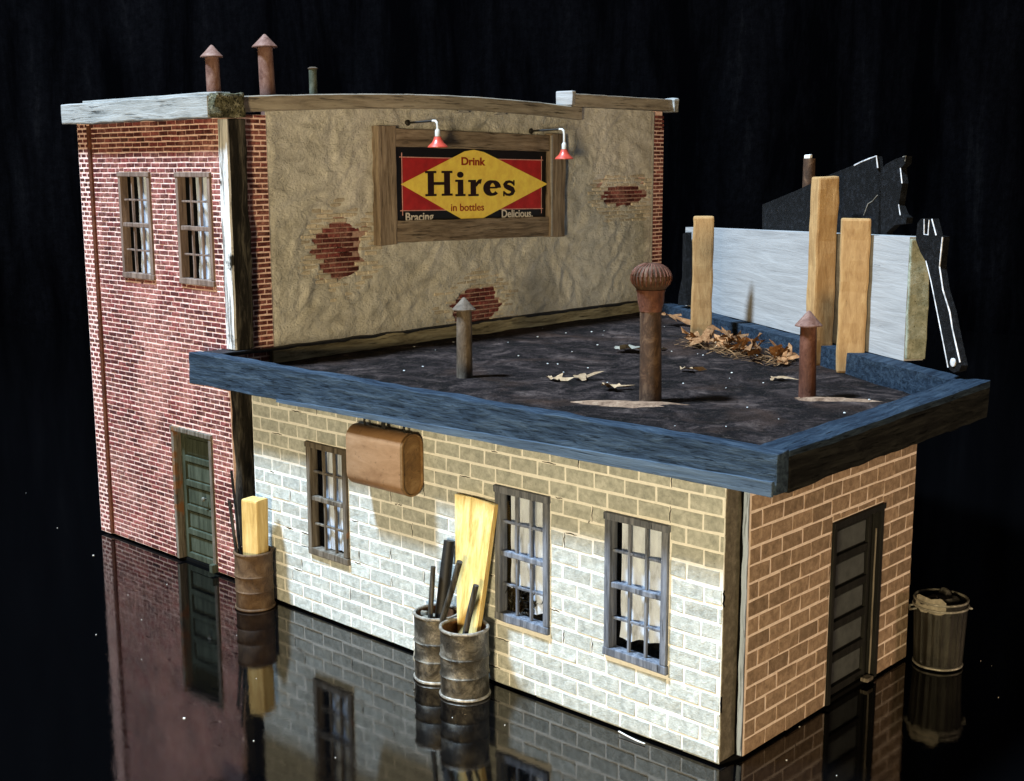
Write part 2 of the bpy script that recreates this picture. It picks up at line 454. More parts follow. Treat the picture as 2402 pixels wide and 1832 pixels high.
class MB:
    def __init__(s):
        s.v, s.f, s.r = [], [], []

    def add(s, v, f, r=0.0):
        k = len(s.v)
        s.v += [Vector(p) for p in v]
        s.f += [tuple(i + k for i in q) for q in f]
        s.r += [r] * len(v)
        return s

    def box(s, x0, x1, y0, y1, z0, z1):
        v = [(x, y, z) for x in (x0, x1) for y in (y0, y1) for z in (z0, z1)]
        return s.add(v, [(0, 1, 3, 2), (4, 6, 7, 5), (0, 4, 5, 1), (2, 3, 7, 6), (0, 2, 6, 4), (1, 5, 7, 3)])

    def rbox(s, c, size, mat=None, bev=0.02, cuts=(0, 0, 0), amp=0.0, freq=3.0):
        """bevelled, cut and slightly uneven box; c centre, size full lengths, mat 3x3 rotation"""
        bm = bmesh.new()
        bmesh.ops.create_cube(bm, size=1.0)
        for v in bm.verts:
            v.co = Vector((v.co.x * size[0], v.co.y * size[1], v.co.z * size[2]))
        if bev:
            bmesh.ops.bevel(bm, geom=bm.edges[:], offset=bev, segments=2, profile=0.6, affect='EDGES')
        for ax in range(3):
            for i in range(cuts[ax]):
                nrm = Vector((0, 0, 0)); nrm[ax] = 1
                p = Vector((0, 0, 0)); p[ax] = size[ax] * ((i + 1) / (cuts[ax] + 1) - 0.5)
                bmesh.ops.bisect_plane(bm, geom=bm.verts[:] + bm.edges[:] + bm.faces[:], plane_co=p, plane_no=nrm)
        mm = mat if mat is not None else Matrix.Identity(3)
        cc = Vector(c)
        vs = []
        bm.verts.index_update()
        for v in bm.verts:
            w = mm @ v.co + cc
            if amp:
                w = w + hashn(w, freq, amp)
            vs.append(w)
        fs = [tuple(v.index for v in f.verts) for f in bm.faces]
        bm.free()
        return s.add(vs, fs)

    def lathe(s, c, prof, n=28, axis=None, cap=False, ang=None, rfun=None):
        """profile [(r,z)] turned about the vertical through c"""
        k = len(s.v)
        mm = axis if axis is not None else Matrix.Identity(3)
        for (r, z) in prof:
            for i in range(n):
                a = 2 * math.pi * i / n
                rr = r * (rfun(a, z) if rfun else 1)
                s.v.append(Vector(c) + mm @ Vector((rr * math.cos(a), rr * math.sin(a), z)))
                s.r.append(0.0)
        m = len(prof)
        for j in range(m - 1):
            for i in range(n):
                s.f.append((k + j * n + i, k + j * n + (i + 1) % n, k + (j + 1) * n + (i + 1) % n, k + (j + 1) * n + i))
        if cap:
            s.f.append(tuple(k + (m - 1) * n + i for i in range(n)))
            s.f.append(tuple(k + i for i in reversed(range(n))))
        return s

    def tube(s, pts, rad, n=10, cap=True):
        pts = [Vector(p) for p in pts]
        k = len(s.v)
        up = Vector((0.13, 0.21, 0.97))
        for j, p in enumerate(pts):
            d = (pts[min(j + 1, len(pts) - 1)] - pts[max(j - 1, 0)]).normalized()
            a = d.cross(up)
            if a.length < 1e-3:
                a = d.cross(Vector((1, 0, 0)))
            a.normalize()
            b = d.cross(a)
            rr = rad[j] if hasattr(rad, '__len__') else rad
            for i in range(n):
                t = 2 * math.pi * i / n
                s.v.append(p + (a * math.cos(t) + b * math.sin(t)) * rr)
                s.r.append(0.0)
        for j in range(len(pts) - 1):
            for i in range(n):
                s.f.append((k + j * n + i, k + j * n + (i + 1) % n, k + (j + 1) * n + (i + 1) % n, k + (j + 1) * n + i))
        if cap:
            s.f.append(tuple(k + i for i in reversed(range(n))))
            s.f.append(tuple(k + (len(pts) - 1) * n + i for i in range(n)))
        return s

    def prism(s, pts, off):
        """polygon pts (3-D, planar) pushed along off"""
        m = len(pts)
        off = Vector(off)
        v = [Vector(p) for p in pts] + [Vector(p) + off for p in pts]
        f = [tuple(range(m - 1, -1, -1)), tuple(range(m, 2 * m))]
        f += [(i, (i + 1) % m, m + (i + 1) % m, m + i) for i in range(m)]
        return s.add(v, f)

    def build(s, name, mat, parent=None, origin=None, smooth=False, kind=None):
        o0 = Vector(origin) if origin is not None else (WP[parent] if parent is not None else Vector((0, 0, 0)))
        me = bpy.data.meshes.new(name)
        me.from_pydata([tuple(p - o0) for p in s.v], [], s.f)
        if any(s.r):
            at = me.attributes.new('rnd', 'FLOAT', 'POINT')
            at.data.foreach_set('value', s.r)
        bm = bmesh.new()
        bm.from_mesh(me)
        bmesh.ops.recalc_face_normals(bm, faces=bm.faces[:])
        bm.to_mesh(me)
        bm.free()
        me.materials.append(MT[mat])
        if smooth:
            for p in me.polygons:
                p.use_smooth = True
            me.set_sharp_from_angle(angle=math.radians(38))
        o = bpy.data.objects.new(name, me)
        COL.objects.link(o)
        WP[o] = o0
        if parent is not None:
            o.parent = parent
            o.location = o0 - WP[parent]
        else:
            o.location = o0
        if kind:
            o['kind'] = kind
        return o


def tag(o, label, cat, group=None):
    o['label'] = label
    o['category'] = cat
    if group:
        o['group'] = group
    return o


def thing(name, loc, label, cat, group=None):
    o = bpy.data.objects.new(name, None)
    o.empty_display_size = 0.2
    COL.objects.link(o)
    o.location = loc
    WP[o] = Vector(loc)
    return tag(o, label, cat, group)


def frame_of(d, up=(0, 0, 1)):
    """3x3 with local X along d, Z near up"""
    x = Vector(d).normalized()
    y = Vector(up).cross(x).normalized()
    z = x.cross(y)
    return Matrix((x, y, z)).transposed()


# masonry ---------------------------------------------------------------
PIECES = {}


def piece_geo(face, w, h, depth, ch, var):
    """one brick or block, centred on its front plane; face 'F' looks to -Y, 'S' to +X"""
    rr = random.Random(hash((face, round(w, 2), round(h, 3), var)) & 0xffff)
    j = lambda a: rr.uniform(-a, a)
    vs = []
    for lev, (ins, out) in enumerate(((0, -depth), (0, -ch), (ch, 0))):
        for (a, b) in ((-1, -1), (1, -1), (1, 1), (-1, 1)):
            u = a * (w / 2 - ins) + (j(ch * 0.55) if lev else 0)
            z = b * (h / 2 - ins) + (j(ch * 0.55) if lev else 0)
            o = out + (j(ch * 0.35) if lev == 2 else 0)
            vs.append((u, -o, z) if face == 'F' else (o, u, z))
    fs = [(8, 9, 10, 11)]
    for l in (0, 4):
        for i in range(4):
            fs.append((l + i, l + (i + 1) % 4, l + 4 + (i + 1) % 4, l + 4 + i))
    return vs, fs


def courses(u0, u1, z0, z1, ch, L, gap, holes=(), stagger=0.5, head=None, jit=0.0):
    hg = gap if head is None else head
    out = []
    nrow = int(round((z1 - z0) / ch))
    for r in range(nrow):
        a, b = z0 + r * ch, min(z0 + (r + 1) * ch, z1)
        off = (stagger * L if r % 2 else 0.0) + random.uniform(-jit, jit)
        u = u0 - off
        while u < u1 - 0.02:
            p, q = max(u, u0), min(u + L, u1)
            u += L
            if q - p < 0.05:
                continue
            segs = [(p, q, a, b)]
            for (h0, h1, k0, k1) in holes:
                nx = []
                for (p2, q2, a2, b2) in segs:
                    if q2 <= h0 or p2 >= h1 or b2 <= k0 or a2 >= k1:
                        nx.append((p2, q2, a2, b2))
                        continue
                    if p2 < h0 - 0.03:
                        nx.append((p2, h0, a2, b2))
                    if q2 > h1 + 0.03:
                        nx.append((h1, q2, a2, b2))
                    m0, m1 = max(p2, h0), min(q2, h1)
                    if m1 - m0 > 0.05:
                        if k0 - a2 > 0.35 * ch:
                            nx.append((m0, m1, a2, k0))
                        if b2 - k1 > 0.35 * ch:
                            nx.append((m0, m1, k1, b2))
                segs = nx
            for (p2, q2, a2, b2) in segs:
                if q2 - p2 > 0.045:
                    zj = random.uniform(-jit, jit) * 0.12
                    out.append((p2 + hg / 2, q2 - hg / 2, a2 + gap / 2 + zj, b2 - gap / 2 + zj))
    return out


class Masonry:
    """collects pieces of one building, then makes the largest-looking ones objects and the rest one stuff part"""
    def __init__(s, root, name, limit=298):
        s.root, s.name, s.limit, s.items = root, name, limit, []

    def add(s, rects, face, plane, mat, parent, depth=0.05, ch=0.012):
        for (a, b, c, d) in rects:
            u, z, w, h = (a + b) / 2, (c + d) / 2, b - a, d - c
            loc = Vector((u, plane, z)) if face == 'F' else Vector((plane, u, z))
            ray = loc - CAM
            dist = ray.length
            cosv = abs((ray / dist).y if face == 'F' else (ray / dist).x)
            s.items.append((w * h * cosv / dist ** 2, loc, face, w, h, depth, ch, mat, parent))

    def finish(s):
        s.items.sort(key=lambda t: -t[0])
        rest = {}
        for i, (_, loc, face, w, h, depth, ch, mat, parent) in enumerate(s.items):
            var = random.randrange(5)
            if i < s.limit:
                key = (face, round(w, 2), round(h, 2), var, mat)
                if key not in PIECES:
                    v, f = piece_geo(face, w, h, depth, ch, var)
                    me = bpy.data.meshes.new(s.name)
                    me.from_pydata(v, [], f)
                    me.materials.append(MT[mat])
                    PIECES[key] = me
                o = bpy.data.objects.new(s.name, PIECES[key])
                COL.objects.link(o)
                o.parent = parent
                o.location = loc - WP[parent]
            else:
                v, f = piece_geo(face, w, h, depth, ch, var)
                rest.setdefault((mat, parent), MB()).add([Vector(p) + loc for p in v], f, random.random())
        for (mat, parent), mb in rest.items():
            mb.build(s.name + '_courses', mat, parent, kind='stuff')


def wall_with_holes(mb, face, u0, u1, z0, z1, d0, d1, holes):
    """solid wall cut into boxes round its openings; d0..d1 the depth range across the wall"""
    us = sorted({u0, u1, *[h[0] for h in holes], *[h[1] for h in holes]})
    for a, b in zip(us, us[1:]):
        zs = [(z0, z1)]
        for h in holes:
            if h[0] <= a + 1e-6 and h[1] >= b - 1e-6:
                nz = []
                for (p, q) in zs:
                    if h[2] > p:
                        nz.append((p, min(q, h[2])))
                    if h[3] < q:
                        nz.append((max(p, h[3]), q))
                zs = [t for t in nz if t[1] - t[0] > 1e-4]
        for (p, q) in zs:
            if face == 'F':
                mb.box(a, b, d0, d1, p, q)
            else:
                mb.box(d0, d1, a, b, p, q)


# ------------------------------------------------------------------ table and backdrop
FLOOR = -0.05
t = MB()
t.rbox((-9, 8, FLOOR - 0.5), (70, 60, 1.0), None, 0.05)
o = t.build('table_top', 'table')
o['kind'] = 'structure'

b = MB()
NX, NZ = 140, 12
bd = Vector((0.732, 0.681, 0))
bc = Vector((-30.0, 29.0, 0))
for i in range(NX + 1):
    for k in range(NZ + 1):
        u = (i / NX - 0.5) * 78
        z = -2.0 + 36 * k / NZ
        fold = 0.22 * noise.noise(Vector((u * 0.5, z * 0.03, 3))) + 0.08 * noise.noise(Vector((u * 1.3, z * 0.05, 9)))
        p = bc + bd * u + Vector((-0.68, 0.73, 0)) * fold
        if abs(u) > 30:
            p += Vector((0.68, -0.73, 0)) * (abs(u) - 30) * 0.5
        b.v.append(Vector((p.x, p.y, z)))
        b.r.append(0)
for i in range(NX):
    for k in range(NZ):
        q = i * (NZ + 1) + k
        b.f.append((q, q + NZ + 1, q + NZ + 2, q + 1))
o = b.build('backdrop', 'cloth', smooth=True)
o['kind'] = 'structure'

# ------------------------------------------------------------------ windows and doors
def window(bld, x0, x1, z0, z1, y, wood, sash_in=0.035, cols=3, curtain=None, sill=True, cas=0.085, mun=0.032, curt2=None):
    """sash window in a wall facing -Y at plane y: casing > sash pieces, panes, curtain"""
    w = MB()
    rb = lambda a, b_, c, d, e, f: w.rbox(((a + b_) / 2, (c + d) / 2, (e + f) / 2), (b_ - a, d - c, f - e), None, 0.010, (0, 0, 0), 0.008, 5)
    yo, yi = y - 0.035, y + 0.11
    rb(x0, x0 + cas, yo, yi, z0 + cas * 1.2, z1 - cas)
    rb(x1 - cas, x1, yo, yi, z0 + cas * 1.2, z1 - cas)
    rb(x0 - 0.01, x1 + 0.01, yo - 0.012, yi, z1 - cas, z1)
    win = w.build('window', wood, bld)
    s_ = MB()
    s_.rbox(((x0 + x1) / 2, y + 0.035, z0 + cas * 0.6), (x1 - x0 + 0.02, 0.15, cas * 1.2), None, 0.012, (3, 0, 0), 0.012, 4)
    s_.build('sill', wood, win)
    a0, a1, c0, c1 = x0 + cas, x1 - cas, z0 + cas * 1.2, z1 - cas
    zm = (c0 + c1) / 2
    ys = y + sash_in
    m = MB()
    m.rbox(((a0 + a1) / 2, ys - 0.02, zm), (a1 - a0, 0.07, 0.07), None, 0.012, (4, 0, 0), 0.010, 5)
    m.build('meeting_rail', wood, win)
    for half, (h0, h1) in enumerate(((c0, zm - 0.035), (zm + 0.035, c1))):
        m = MB()
        yy = ys + (0.0 if half == 0 else -0.004)
        for q in range(1, cols):
            xx = a0 + (a1 - a0) * q / cols
            m.rbox((xx, yy, (h0 + h1) / 2), (mun, 0.04, h1 - h0), None, 0.006, (0, 0, 3), 0.006, 6)
        m.build('muntin', wood, win)
        m = MB()
        zz = (h0 + h1) / 2
        for q in range(cols):
            e0 = a0 + (a1 - a0) * q / cols + (mun / 2 if q else 0)
            e1 = a0 + (a1 - a0) * (q + 1) / cols - (mun / 2 if q < cols - 1 else 0)
            m.rbox(((e0 + e1) / 2, yy + 0.002, zz), (e1 - e0, 0.036, mun), None, 0.006, (1, 0, 0), 0.006, 6)
        m.build('muntin', wood, win)
        for q in range(cols):
            e0 = a0 + (a1 - a0) * q / cols + (mun / 2 if q else 0)
            e1 = a0 + (a1 - a0) * (q + 1) / cols - (mun / 2 if q < cols - 1 else 0)
            for (g0, g1) in ((h0, zz - mun / 2), (zz + mun / 2, h1)):
                tl = random.uniform(-0.004, 0.004)
                p = MB()
                p.prism([(e0, yy + tl, g0), (e1, yy - tl, g0), (e1, yy - tl, g1), (e0, yy + tl, g1)], (0, 0.006, 0))
                p.build('pane', 'glass', win)
    # box painted black in place of the unlit room, and the hanging curtain
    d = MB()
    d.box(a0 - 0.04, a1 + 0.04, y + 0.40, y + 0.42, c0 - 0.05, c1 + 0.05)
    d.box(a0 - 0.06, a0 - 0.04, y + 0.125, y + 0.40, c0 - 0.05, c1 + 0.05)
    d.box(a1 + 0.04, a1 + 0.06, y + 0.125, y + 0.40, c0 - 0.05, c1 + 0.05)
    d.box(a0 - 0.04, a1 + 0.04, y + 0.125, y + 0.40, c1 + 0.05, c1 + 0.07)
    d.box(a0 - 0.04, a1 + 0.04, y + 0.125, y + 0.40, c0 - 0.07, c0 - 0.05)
    d.build('unlit_room_box', 'dark', win)
    for cu in (curtain or ()):
        f0, f1, g0, g1, fn = cu
        c = MB()
        nu, nz = 26, 12
        for i in range(nu + 1):
            for k in range(nz + 1):
                uu, zz = i / nu, k / nz
                xx = a0 + (a1 - a0) * (f0 + (f1 - f0) * uu)
                z = c0 + (c1 - c0) * (g0 + (g1 - g0) * zz)
                if k == 0:
                    z += 0.05 * noise.noise(Vector((xx * 6, 0, fn))) + 0.06 * (uu - .5)
                yy = y + 0.105 + 0.022 * math.sin(uu * fn * 6.283 + 0.6 * math.sin(zz * 3)) + 0.012 * noise.noise(Vector((xx * 5, z * 2, fn)))
                c.v.append(Vector((xx + 0.03 * (1 - zz) * noise.noise(Vector((z * 3, fn, 1))), yy, z)))
                c.r.append(0)
        for i in range(nu):
            for k in range(nz):
                q = i * (nz + 1) + k
                c.f.append((q, q + nz + 1, q + nz + 2, q + 1))
        c.build('curtain', 'curtain', win, smooth=True)
    return win


def door(bld, face, u0, u1, z1, plane, frame_mat, slab_mat, panel_mat, npan=5, knob_u=None, z0=0.0, fw=0.09, recess=0.10):
    """panel door; face F looks to -Y, S to +X"""
    sgn = 1 if face == 'F' else -1

    def bx(mb, a, b_, n0, n1, c, d, bev=0.010, amp=0.005):
        # n measured outwards from the wall plane
        lo, hi = plane - sgn * n0, plane - sgn * n1
        lo, hi = min(lo, hi), max(lo, hi)
        if face == 'F':
            mb.rbox(((a + b_) / 2, (lo + hi) / 2, (c + d) / 2), (b_ - a, hi - lo, d - c), None, bev, (0, 0, 0), amp, 5)
        else:
            mb.rbox(((lo + hi) / 2, (a + b_) / 2, (c + d) / 2), (hi - lo, b_ - a, d - c), None, bev, (0, 0, 0), amp, 5)
    fr = MB()
    bx(fr, u0, u0 + fw, -0.12, 0.035, z0, z1 - fw)
    bx(fr, u1 - fw, u1, -0.12, 0.035, z0, z1 - fw)
    bx(fr, u0 - 0.012, u1 + 0.012, -0.12, 0.047, z1 - fw, z1)
    d = fr.build('door_frame', frame_mat, bld)
    a0, a1, c0, c1 = u0 + fw, u1 - fw, z0 + 0.01, z1 - fw
    st = 0.10
    slab = MB()
    bx(slab, a0, a1, -recess - 0.10, -recess - 0.055, c0, c1, 0.004, 0)
    sl = slab.build('door', slab_mat, bld)
    for (p, q) in ((a0, a0 + st), (a1 - st, a1)):
        m = MB()
        bx(m, p, q, -recess - 0.055, -recess, c0, c1)
        m.build('stile', slab_mat, sl)
    rail = 0.10
    ph = (c1 - c0 - rail * (npan + 1)) / npan
    for i in range(npan + 1):
        r0 = c0 + i * (ph + rail)
        m = MB()
        bx(m, a0 + st, a1 - st, -recess - 0.055, -recess - 0.002, r0, r0 + rail)
        m.build('rail', slab_mat, sl)
        if i < npan:
            m = MB()
            g = 0.025
            bx(m, a0 + st + g, a1 - st - g, -recess - 0.055, -recess - 0.03, r0 + rail + g, r0 + rail + ph - g, 0.012)
            m.build('panel', panel_mat, sl)
    if knob_u is not None:
        zk = c0 + 2.5 * (ph + rail) + 0.08
        m = MB()
        cc = Vector((knob_u, plane + recess - 0.03, zk)) if face == 'F' else Vector((plane - recess + 0.03, knob_u, zk))
        ax = Matrix(((1, 0, 0), (0, 0, -1), (0, 1, 0))) if face == 'F' else Matrix(((0, 0, 1), (0, 1, 0), (-1, 0, 0)))
        m.lathe(cc, [(0.012, -0.03), (0.012, 0.0), (0.034, 0.012), (0.040, 0.032), (0.026, 0.05), (0.004, 0.055)], 14, ax, True)
        m.build('door_knob', 'knob', sl, smooth=True)
    return sl


# ------------------------------------------------------------------ brick tower
TF, TX0, TX1, TS, TH = 0.15, -13.32, -9.18, -9.20, 7.18
tower = thing('brick_tower', (-11.2, 5.7, FLOOR),
              'tall red brick building with tan stucco side wall and pale roof cornice', 'building')
tw = Masonry(tower, 'brick')
t_holes = [(-12.09, -11.14, 4.63, 6.37), (-10.38, -9.44, 4.63, 6.37), (-10.87, -9.72, 0.0, 2.26)]
m = MB()
wall_with_holes(m, 'F', TX0 + 0.33, TX1, 0.0, TH, TF + 0.003, TF + 0.28, t_holes)
front_t = m.build('front_wall', 'mortar_brick', tower)
m = MB()
m.box(TX0 + 0.004, TX0 + 0.33, TF - 0.035, TF + 0.28, 0, TH)
pil = m.build('pilaster', 'mortar_brick', tower)
tw.add(courses(TX0 + 0.34, TX1, 0.0, TH, 0.0815, 0.25, 0.0165, t_holes, 0.5, 0.009, 0.035), 'F', TF - 0.002, 'brick', front_t, 0.012, 0.007)
tw.add(courses(TX0, TX0 + 0.335, 0.0, TH, 0.0815, 0.17, 0.026, (), 0.5, 0.024, 0.02), 'F', TF - 0.040, 'brick', pil, 0.02, 0.007)

# side wall: mortar ground with brick pilasters, stucco coat between
def capz(y):
    s_ = (y - 0.5) / 8.0
    return 7.27 + 0.17 * math.sin(max(0, min(1, s_)) * math.pi * 0.86)


m = MB()
m.box(TS - 0.28, TS - 0.012, 0.45, 11.30, 0.0, 7.22)
m.box(TS - 0.011, TS + 0.034, 0.49, 1.0, 0.0, 7.23)
m.box(TS - 0.011, TS + 0.034, 10.935, 11.295, 0.0, 7.21)
side_t = m.build('side_wall', 'mortar_brick', tower)
m = MB()
m.box(TS - 0.28, TS - 0.014, 8.30, 11.30, 7.22, 7.58)
m.box(TX0 + 0.02, TX0 + 0.30, TF + 0.281, 11.29, 0.0, 7.2)
m.box(TX0 + 0.301, TS - 0.281, 11.0, 11.28, 0.0, 7.2)
m.build('rear_wall', 'mortar_brick', tower)
m = MB()
m.box(TX0 + 0.3, TS - 0.28, TF + 0.29, 11.0, 7.02, 7.08)
m.build('roof', 'tar', tower)
tw.add(courses(0.50, 1.0, 0.0, 7.24, 0.0815, 0.25, 0.026, (), 0.5, 0.022, 0.02), 'S', TS + 0.045, 'brick', side_t, 0.055, 0.008)
tw.add(courses(10.93, 11.30, 0.0, 7.52, 0.0815, 0.25, 0.026, (), 0.5, 0.022, 0.02), 'S', TS + 0.045, 'brick', side_t, 0.055, 0.008)

PATCH = [(2.42, 5.12, 0.62, 0.56), (9.95, 5.84, 0.95, 0.26), (5.62, 3.90, 0.80, 0.42)]


def pmask(y, z, grow=0.0):
    best = -9
    for (py, pz, ry, rz) in PATCH:
        e = 1 - math.hypot((y - py) / (ry + grow), (z - pz) / (rz + grow))
        best = max(best, e)
    return best + 0.26 * noise.noise(Vector((y * 2.6, z * 2.6, 4))) + 0.20 * noise.noise(Vector((y * 6, z * 7, 8)))


patch_r, patch_p = [], []
for r in courses(1.02, 10.92, 0.0, 7.0, 0.0815, 0.26, 0.024, (), 0.5, 0.018, 0.03):
    y, z = (r[0] + r[1]) / 2, (r[2] + r[3]) / 2
    e = pmask(y, z)
    if e > 0.22:
        patch_r.append(r)
    elif pmask(y, z, 0.34) > 0.06 and random.random() < 0.75:
        patch_p.append(r)
tw.add(patch_r, 'S', TS + 0.012, 'brick', side_t, 0.02, 0.010)
tw.add(patch_p, 'S', TS + 0.036, 'brick_pale', side_t, 0.04, 0.012)
tw.finish()

for (py, pz, ry, rz) in PATCH:
    m = MB()
    m.box(TS - 0.02, TS - 0.006, py - ry, py + ry, pz - rz, pz + rz)
    m.build('patch_bed', 'mortar_dark', tower)
st = MB()
NY, NZ = 300, 120
for i in range(NY + 1):
    y = 1.005 + (10.925 - 1.005) * i / NY
    zt = capz(y) if y < 8.35 else 7.58
    for k in range(NZ + 1):
        z = 3.2 + (zt - 3.2) * k / NZ
        p = Vector((y, z, 0))
        h = 0.035 + 0.020 * noise.noise(Vector((y * 0.9, z * 0.9, 2)))
        q = p + noise.noise_vector(Vector((y * 1.1, z * 1.1, 5))) * 0.45
        h += 0.045 * noise.noise(Vector((q.x * 1.8 + q.y, q.y * 4.2 - q.x * 2, 3))) + 0.012 * noise.noise(q * 9) + 0.030 * (0.35 - abs(noise.noise(q * 2.6)))
        e = pmask(y, z)
        if e > 0.12:
            h -= min(1, (e - 0.12) / 0.10) * 0.075
        elif pmask(y, z, 0.25) > 0.0:
            h -= min(1, pmask(y, z, 0.25) / 0.05) * 0.018
        edge = min(1.0, min(i, NY - i) / 3.0)
        st.v.append(Vector((TS + h * (0.3 + 0.7 * edge), y, z)))
        st.r.append(0)
for i in range(NY):
    for k in range(NZ):
        q = i * (NZ + 1) + k
        st.f.append((q, q + NZ + 1, q + NZ + 2, q + 1))
st.build('stucco_coat', 'stucco', tower, smooth=True)
m = MB()
m.box(TS - 0.01, TS + 0.055, 10.905, 10.93, 3.2, 7.56)
m.build('corner_bead', 'board_white', tower)

for (x0, x1) in ((-12.09, -11.14), (-10.38, -9.44)):
    window(tower, x0, x1, 4.63, 6.37, TF, 'win_brown', curtain=[(0.36, 1.0, 0.0, 1.0, 2.0)], mun=0.03, cas=0.075)
sl = door(tower, 'F', -10.87, -9.72, 2.26, TF, 'win_old', 'green', 'green', 5, -10.12, fw=0.075)
m = MB()
m.rbox((-9.76, TF - 0.05, 0.06), (0.10, 0.12, 0.14), None, 0.015, (0, 0, 0), 0.01)
m.build('frame_foot', 'green', tower)

m = MB()
m.tube([(-12.965, TF - 0.01, 7.14), (-12.955, TF - 0.01, 4.2), (-12.965, TF - 0.01, 1.6), (-12.96, TF - 0.01, 0.02)], 0.045, 8)
m.build('conduit', 'conduit', tower, smooth=True)

# corner timbers
m = MB()
m.rbox((-9.07, TF + 0.0, 5.42), (0.22, 0.045, 3.46), None, 0.008, (1, 0, 26), 0.012, 2.0)
m.build('corner_board', 'white_wood_z', tower)
m = MB()
m.rbox((-9.07, TF + 0.185, 5.42), (0.20, 0.31, 3.46), None, 0.02, (1, 2, 30), 0.030, 3.0)
m.build('corner_timber', 'dark_wood_z', tower)
m = MB()
m.rbox((-9.06, TF + 0.13, 1.62), (0.19, 0.26, 3.22), None, 0.03, (2, 3, 30), 0.035, 2.6)
m.build('corner_timber', 'dark_wood_z', tower)

# cornices
m = MB()
m.rbox((-11.245, TF - 0.05, 7.33), (4.35, 0.42, 0.33), None, 0.02, (30, 1, 1), 0.016, 2.5)
m.build('cornice', 'grey_wood', tower)
m = MB()
m.rbox((-11.0, TF + 0.02, 7.520), (3.9, 0.26, 0.045), None, 0.012, (24, 0, 0), 0.008, 3)
m.build('cornice_cap', 'grey_wood', tower)
m = MB()
m.rbox((-8.98, TF + 0.02, 7.345), (0.20, 0.50, 0.36), None, 0.04, (3, 5, 4), 0.045, 5)
m.build('cornice_joint', 'moss', tower)
m = MB()
n_ = 44
for i in range(n_ + 1):
    y = 0.42 + (8.44 - 0.42) * i / n_
    zb = capz(y) - 0.012
    jz = 0.008 * noise.noise(Vector((y * 3, 0, 0)))
    for (xx, zz) in ((TS - 0.22, zb), (TS + 0.145, zb), (TS + 0.16, zb + 0.015), (TS + 0.16, zb + 0.225), (TS + 0.145, zb + 0.24), (TS - 0.22, zb + 0.24)):
        m.v.append(Vector((xx + 0.008 * noise.noise(Vector((y * 2, zz * 9, 1))), y, zz + jz)))
        m.r.append(0)
for i in range(n_):
    for k in range(6):
        m.f.append((i * 6 + k, i * 6 + (k + 1) % 6, i * 6 + 6 + (k + 1) % 6, i * 6 + 6 + k))
m.f.append(tuple(range(6)))
m.f.append(tuple(n_ * 6 + k for k in range(6)))
m.build('parapet_cap', 'tan_wood_y', tower)
m = MB()
m.rbox((TS - 0.03, 9.80, 7.71), (0.40, 3.20, 0.245), frame_of((1, 0, 0)), 0.02, (0, 16, 0), 0.012, 3)
m.build('parapet_cap', 'tan_wood_y', tower)
m = MB()
m.rbox((TS - 0.02, 8.155, 7.74), (0.42, 0.10, 0.27), None, 0.02, (0, 0, 2), 0.02, 5)
m.build('cap_end_block', 'board_white', tower)
m = MB()
m.rbox((TS + 0.02, 11.46, 7.70), (0.46, 0.13, 0.28), None, 0.03, (2, 1, 2), 0.045, 5)
m.build('cap_end_block', 'grey_wood', tower)
m = MB()
for (a, b_) in ((5.05, 5.32), (6.05, 6.28)):
    m.rbox((TS + 0.10, (a + b_) / 2, capz(a) - 0.035), (0.10, b_ - a, 0.035), None, 0.01, (0, 3, 0), 0.015, 7)
m.build('shim', 'board_white', tower)


def vent(bld, x, y, z0, zcap, ztop, r, rcap, mat, capmat, lean=(0, 0), bent=False):
    """stove pipe with a conical rain cap"""
    m = MB()
    ln = Vector((lean[0], lean[1], 0))
    H = zcap - z0
    m.tube([Vector((x, y, z0)) + ln * 0, Vector((x, y, z0 + H * 0.35)) + ln * 0.35, Vector((x, y, z0 + H * 0.7)) + ln * 0.7, Vector((x, y, zcap + 0.03)) + ln], [r * 1.03, r, r * 0.99, r * 0.95], 22)
    p = m.build('vent_pipe', mat, bld, origin=(x, y, z0), smooth=True)
    m = MB()
    c = Vector((x, y, zcap)) + ln
    m.lathe(c, [(rcap * 0.9, -0.012), (rcap, -0.008), (rcap, 0.006), (rcap * 0.55, (ztop - zcap) * 0.50), (0.02, ztop - zcap), (0.002, ztop - zcap + 0.006)], 22,
            None, True, rfun=lambda a, z: 1 + 0.05 * math.sin(a * 2 + x) + 0.03 * math.sin(a * 5))
    m.build('rain_cap', capmat, p, smooth=True)
    return p


vent(tower, -10.5, 1.00, 7.06, 8.18, 8.36, 0.115, 0.185, 'rust_pink', 'rust_pink', (-0.03, 0))
vent(tower, -10.5, 2.06, 7.06, 8.40, 8.60, 0.13, 0.215, 'rust_pink', 'rust_pink', (-0.03, -0.02))
m = MB()
m.tube([(-10.5, 3.0, 7.06), (-10.5, 3.0, 8.09)], 0.07, 14)
p = m.build('vent_pipe', 'green_pipe', tower, origin=(-10.5, 3.0, 7.06), smooth=True)
m = MB()
m.lathe((-10.5, 3.0, 8.09), [(0.08, 0.0), (0.085, 0.02), (0.05, 0.035), (0.002, 0.036)], 14, None, True)
m.build('rain_cap', 'rust_grey', p, smooth=True)
m = MB()
m.box(TX0 + 0.05, TS - 0.05, TF + 0.08, 11.2, FLOOR, 0.0)
m.build('plinth', 'plinth', tower)

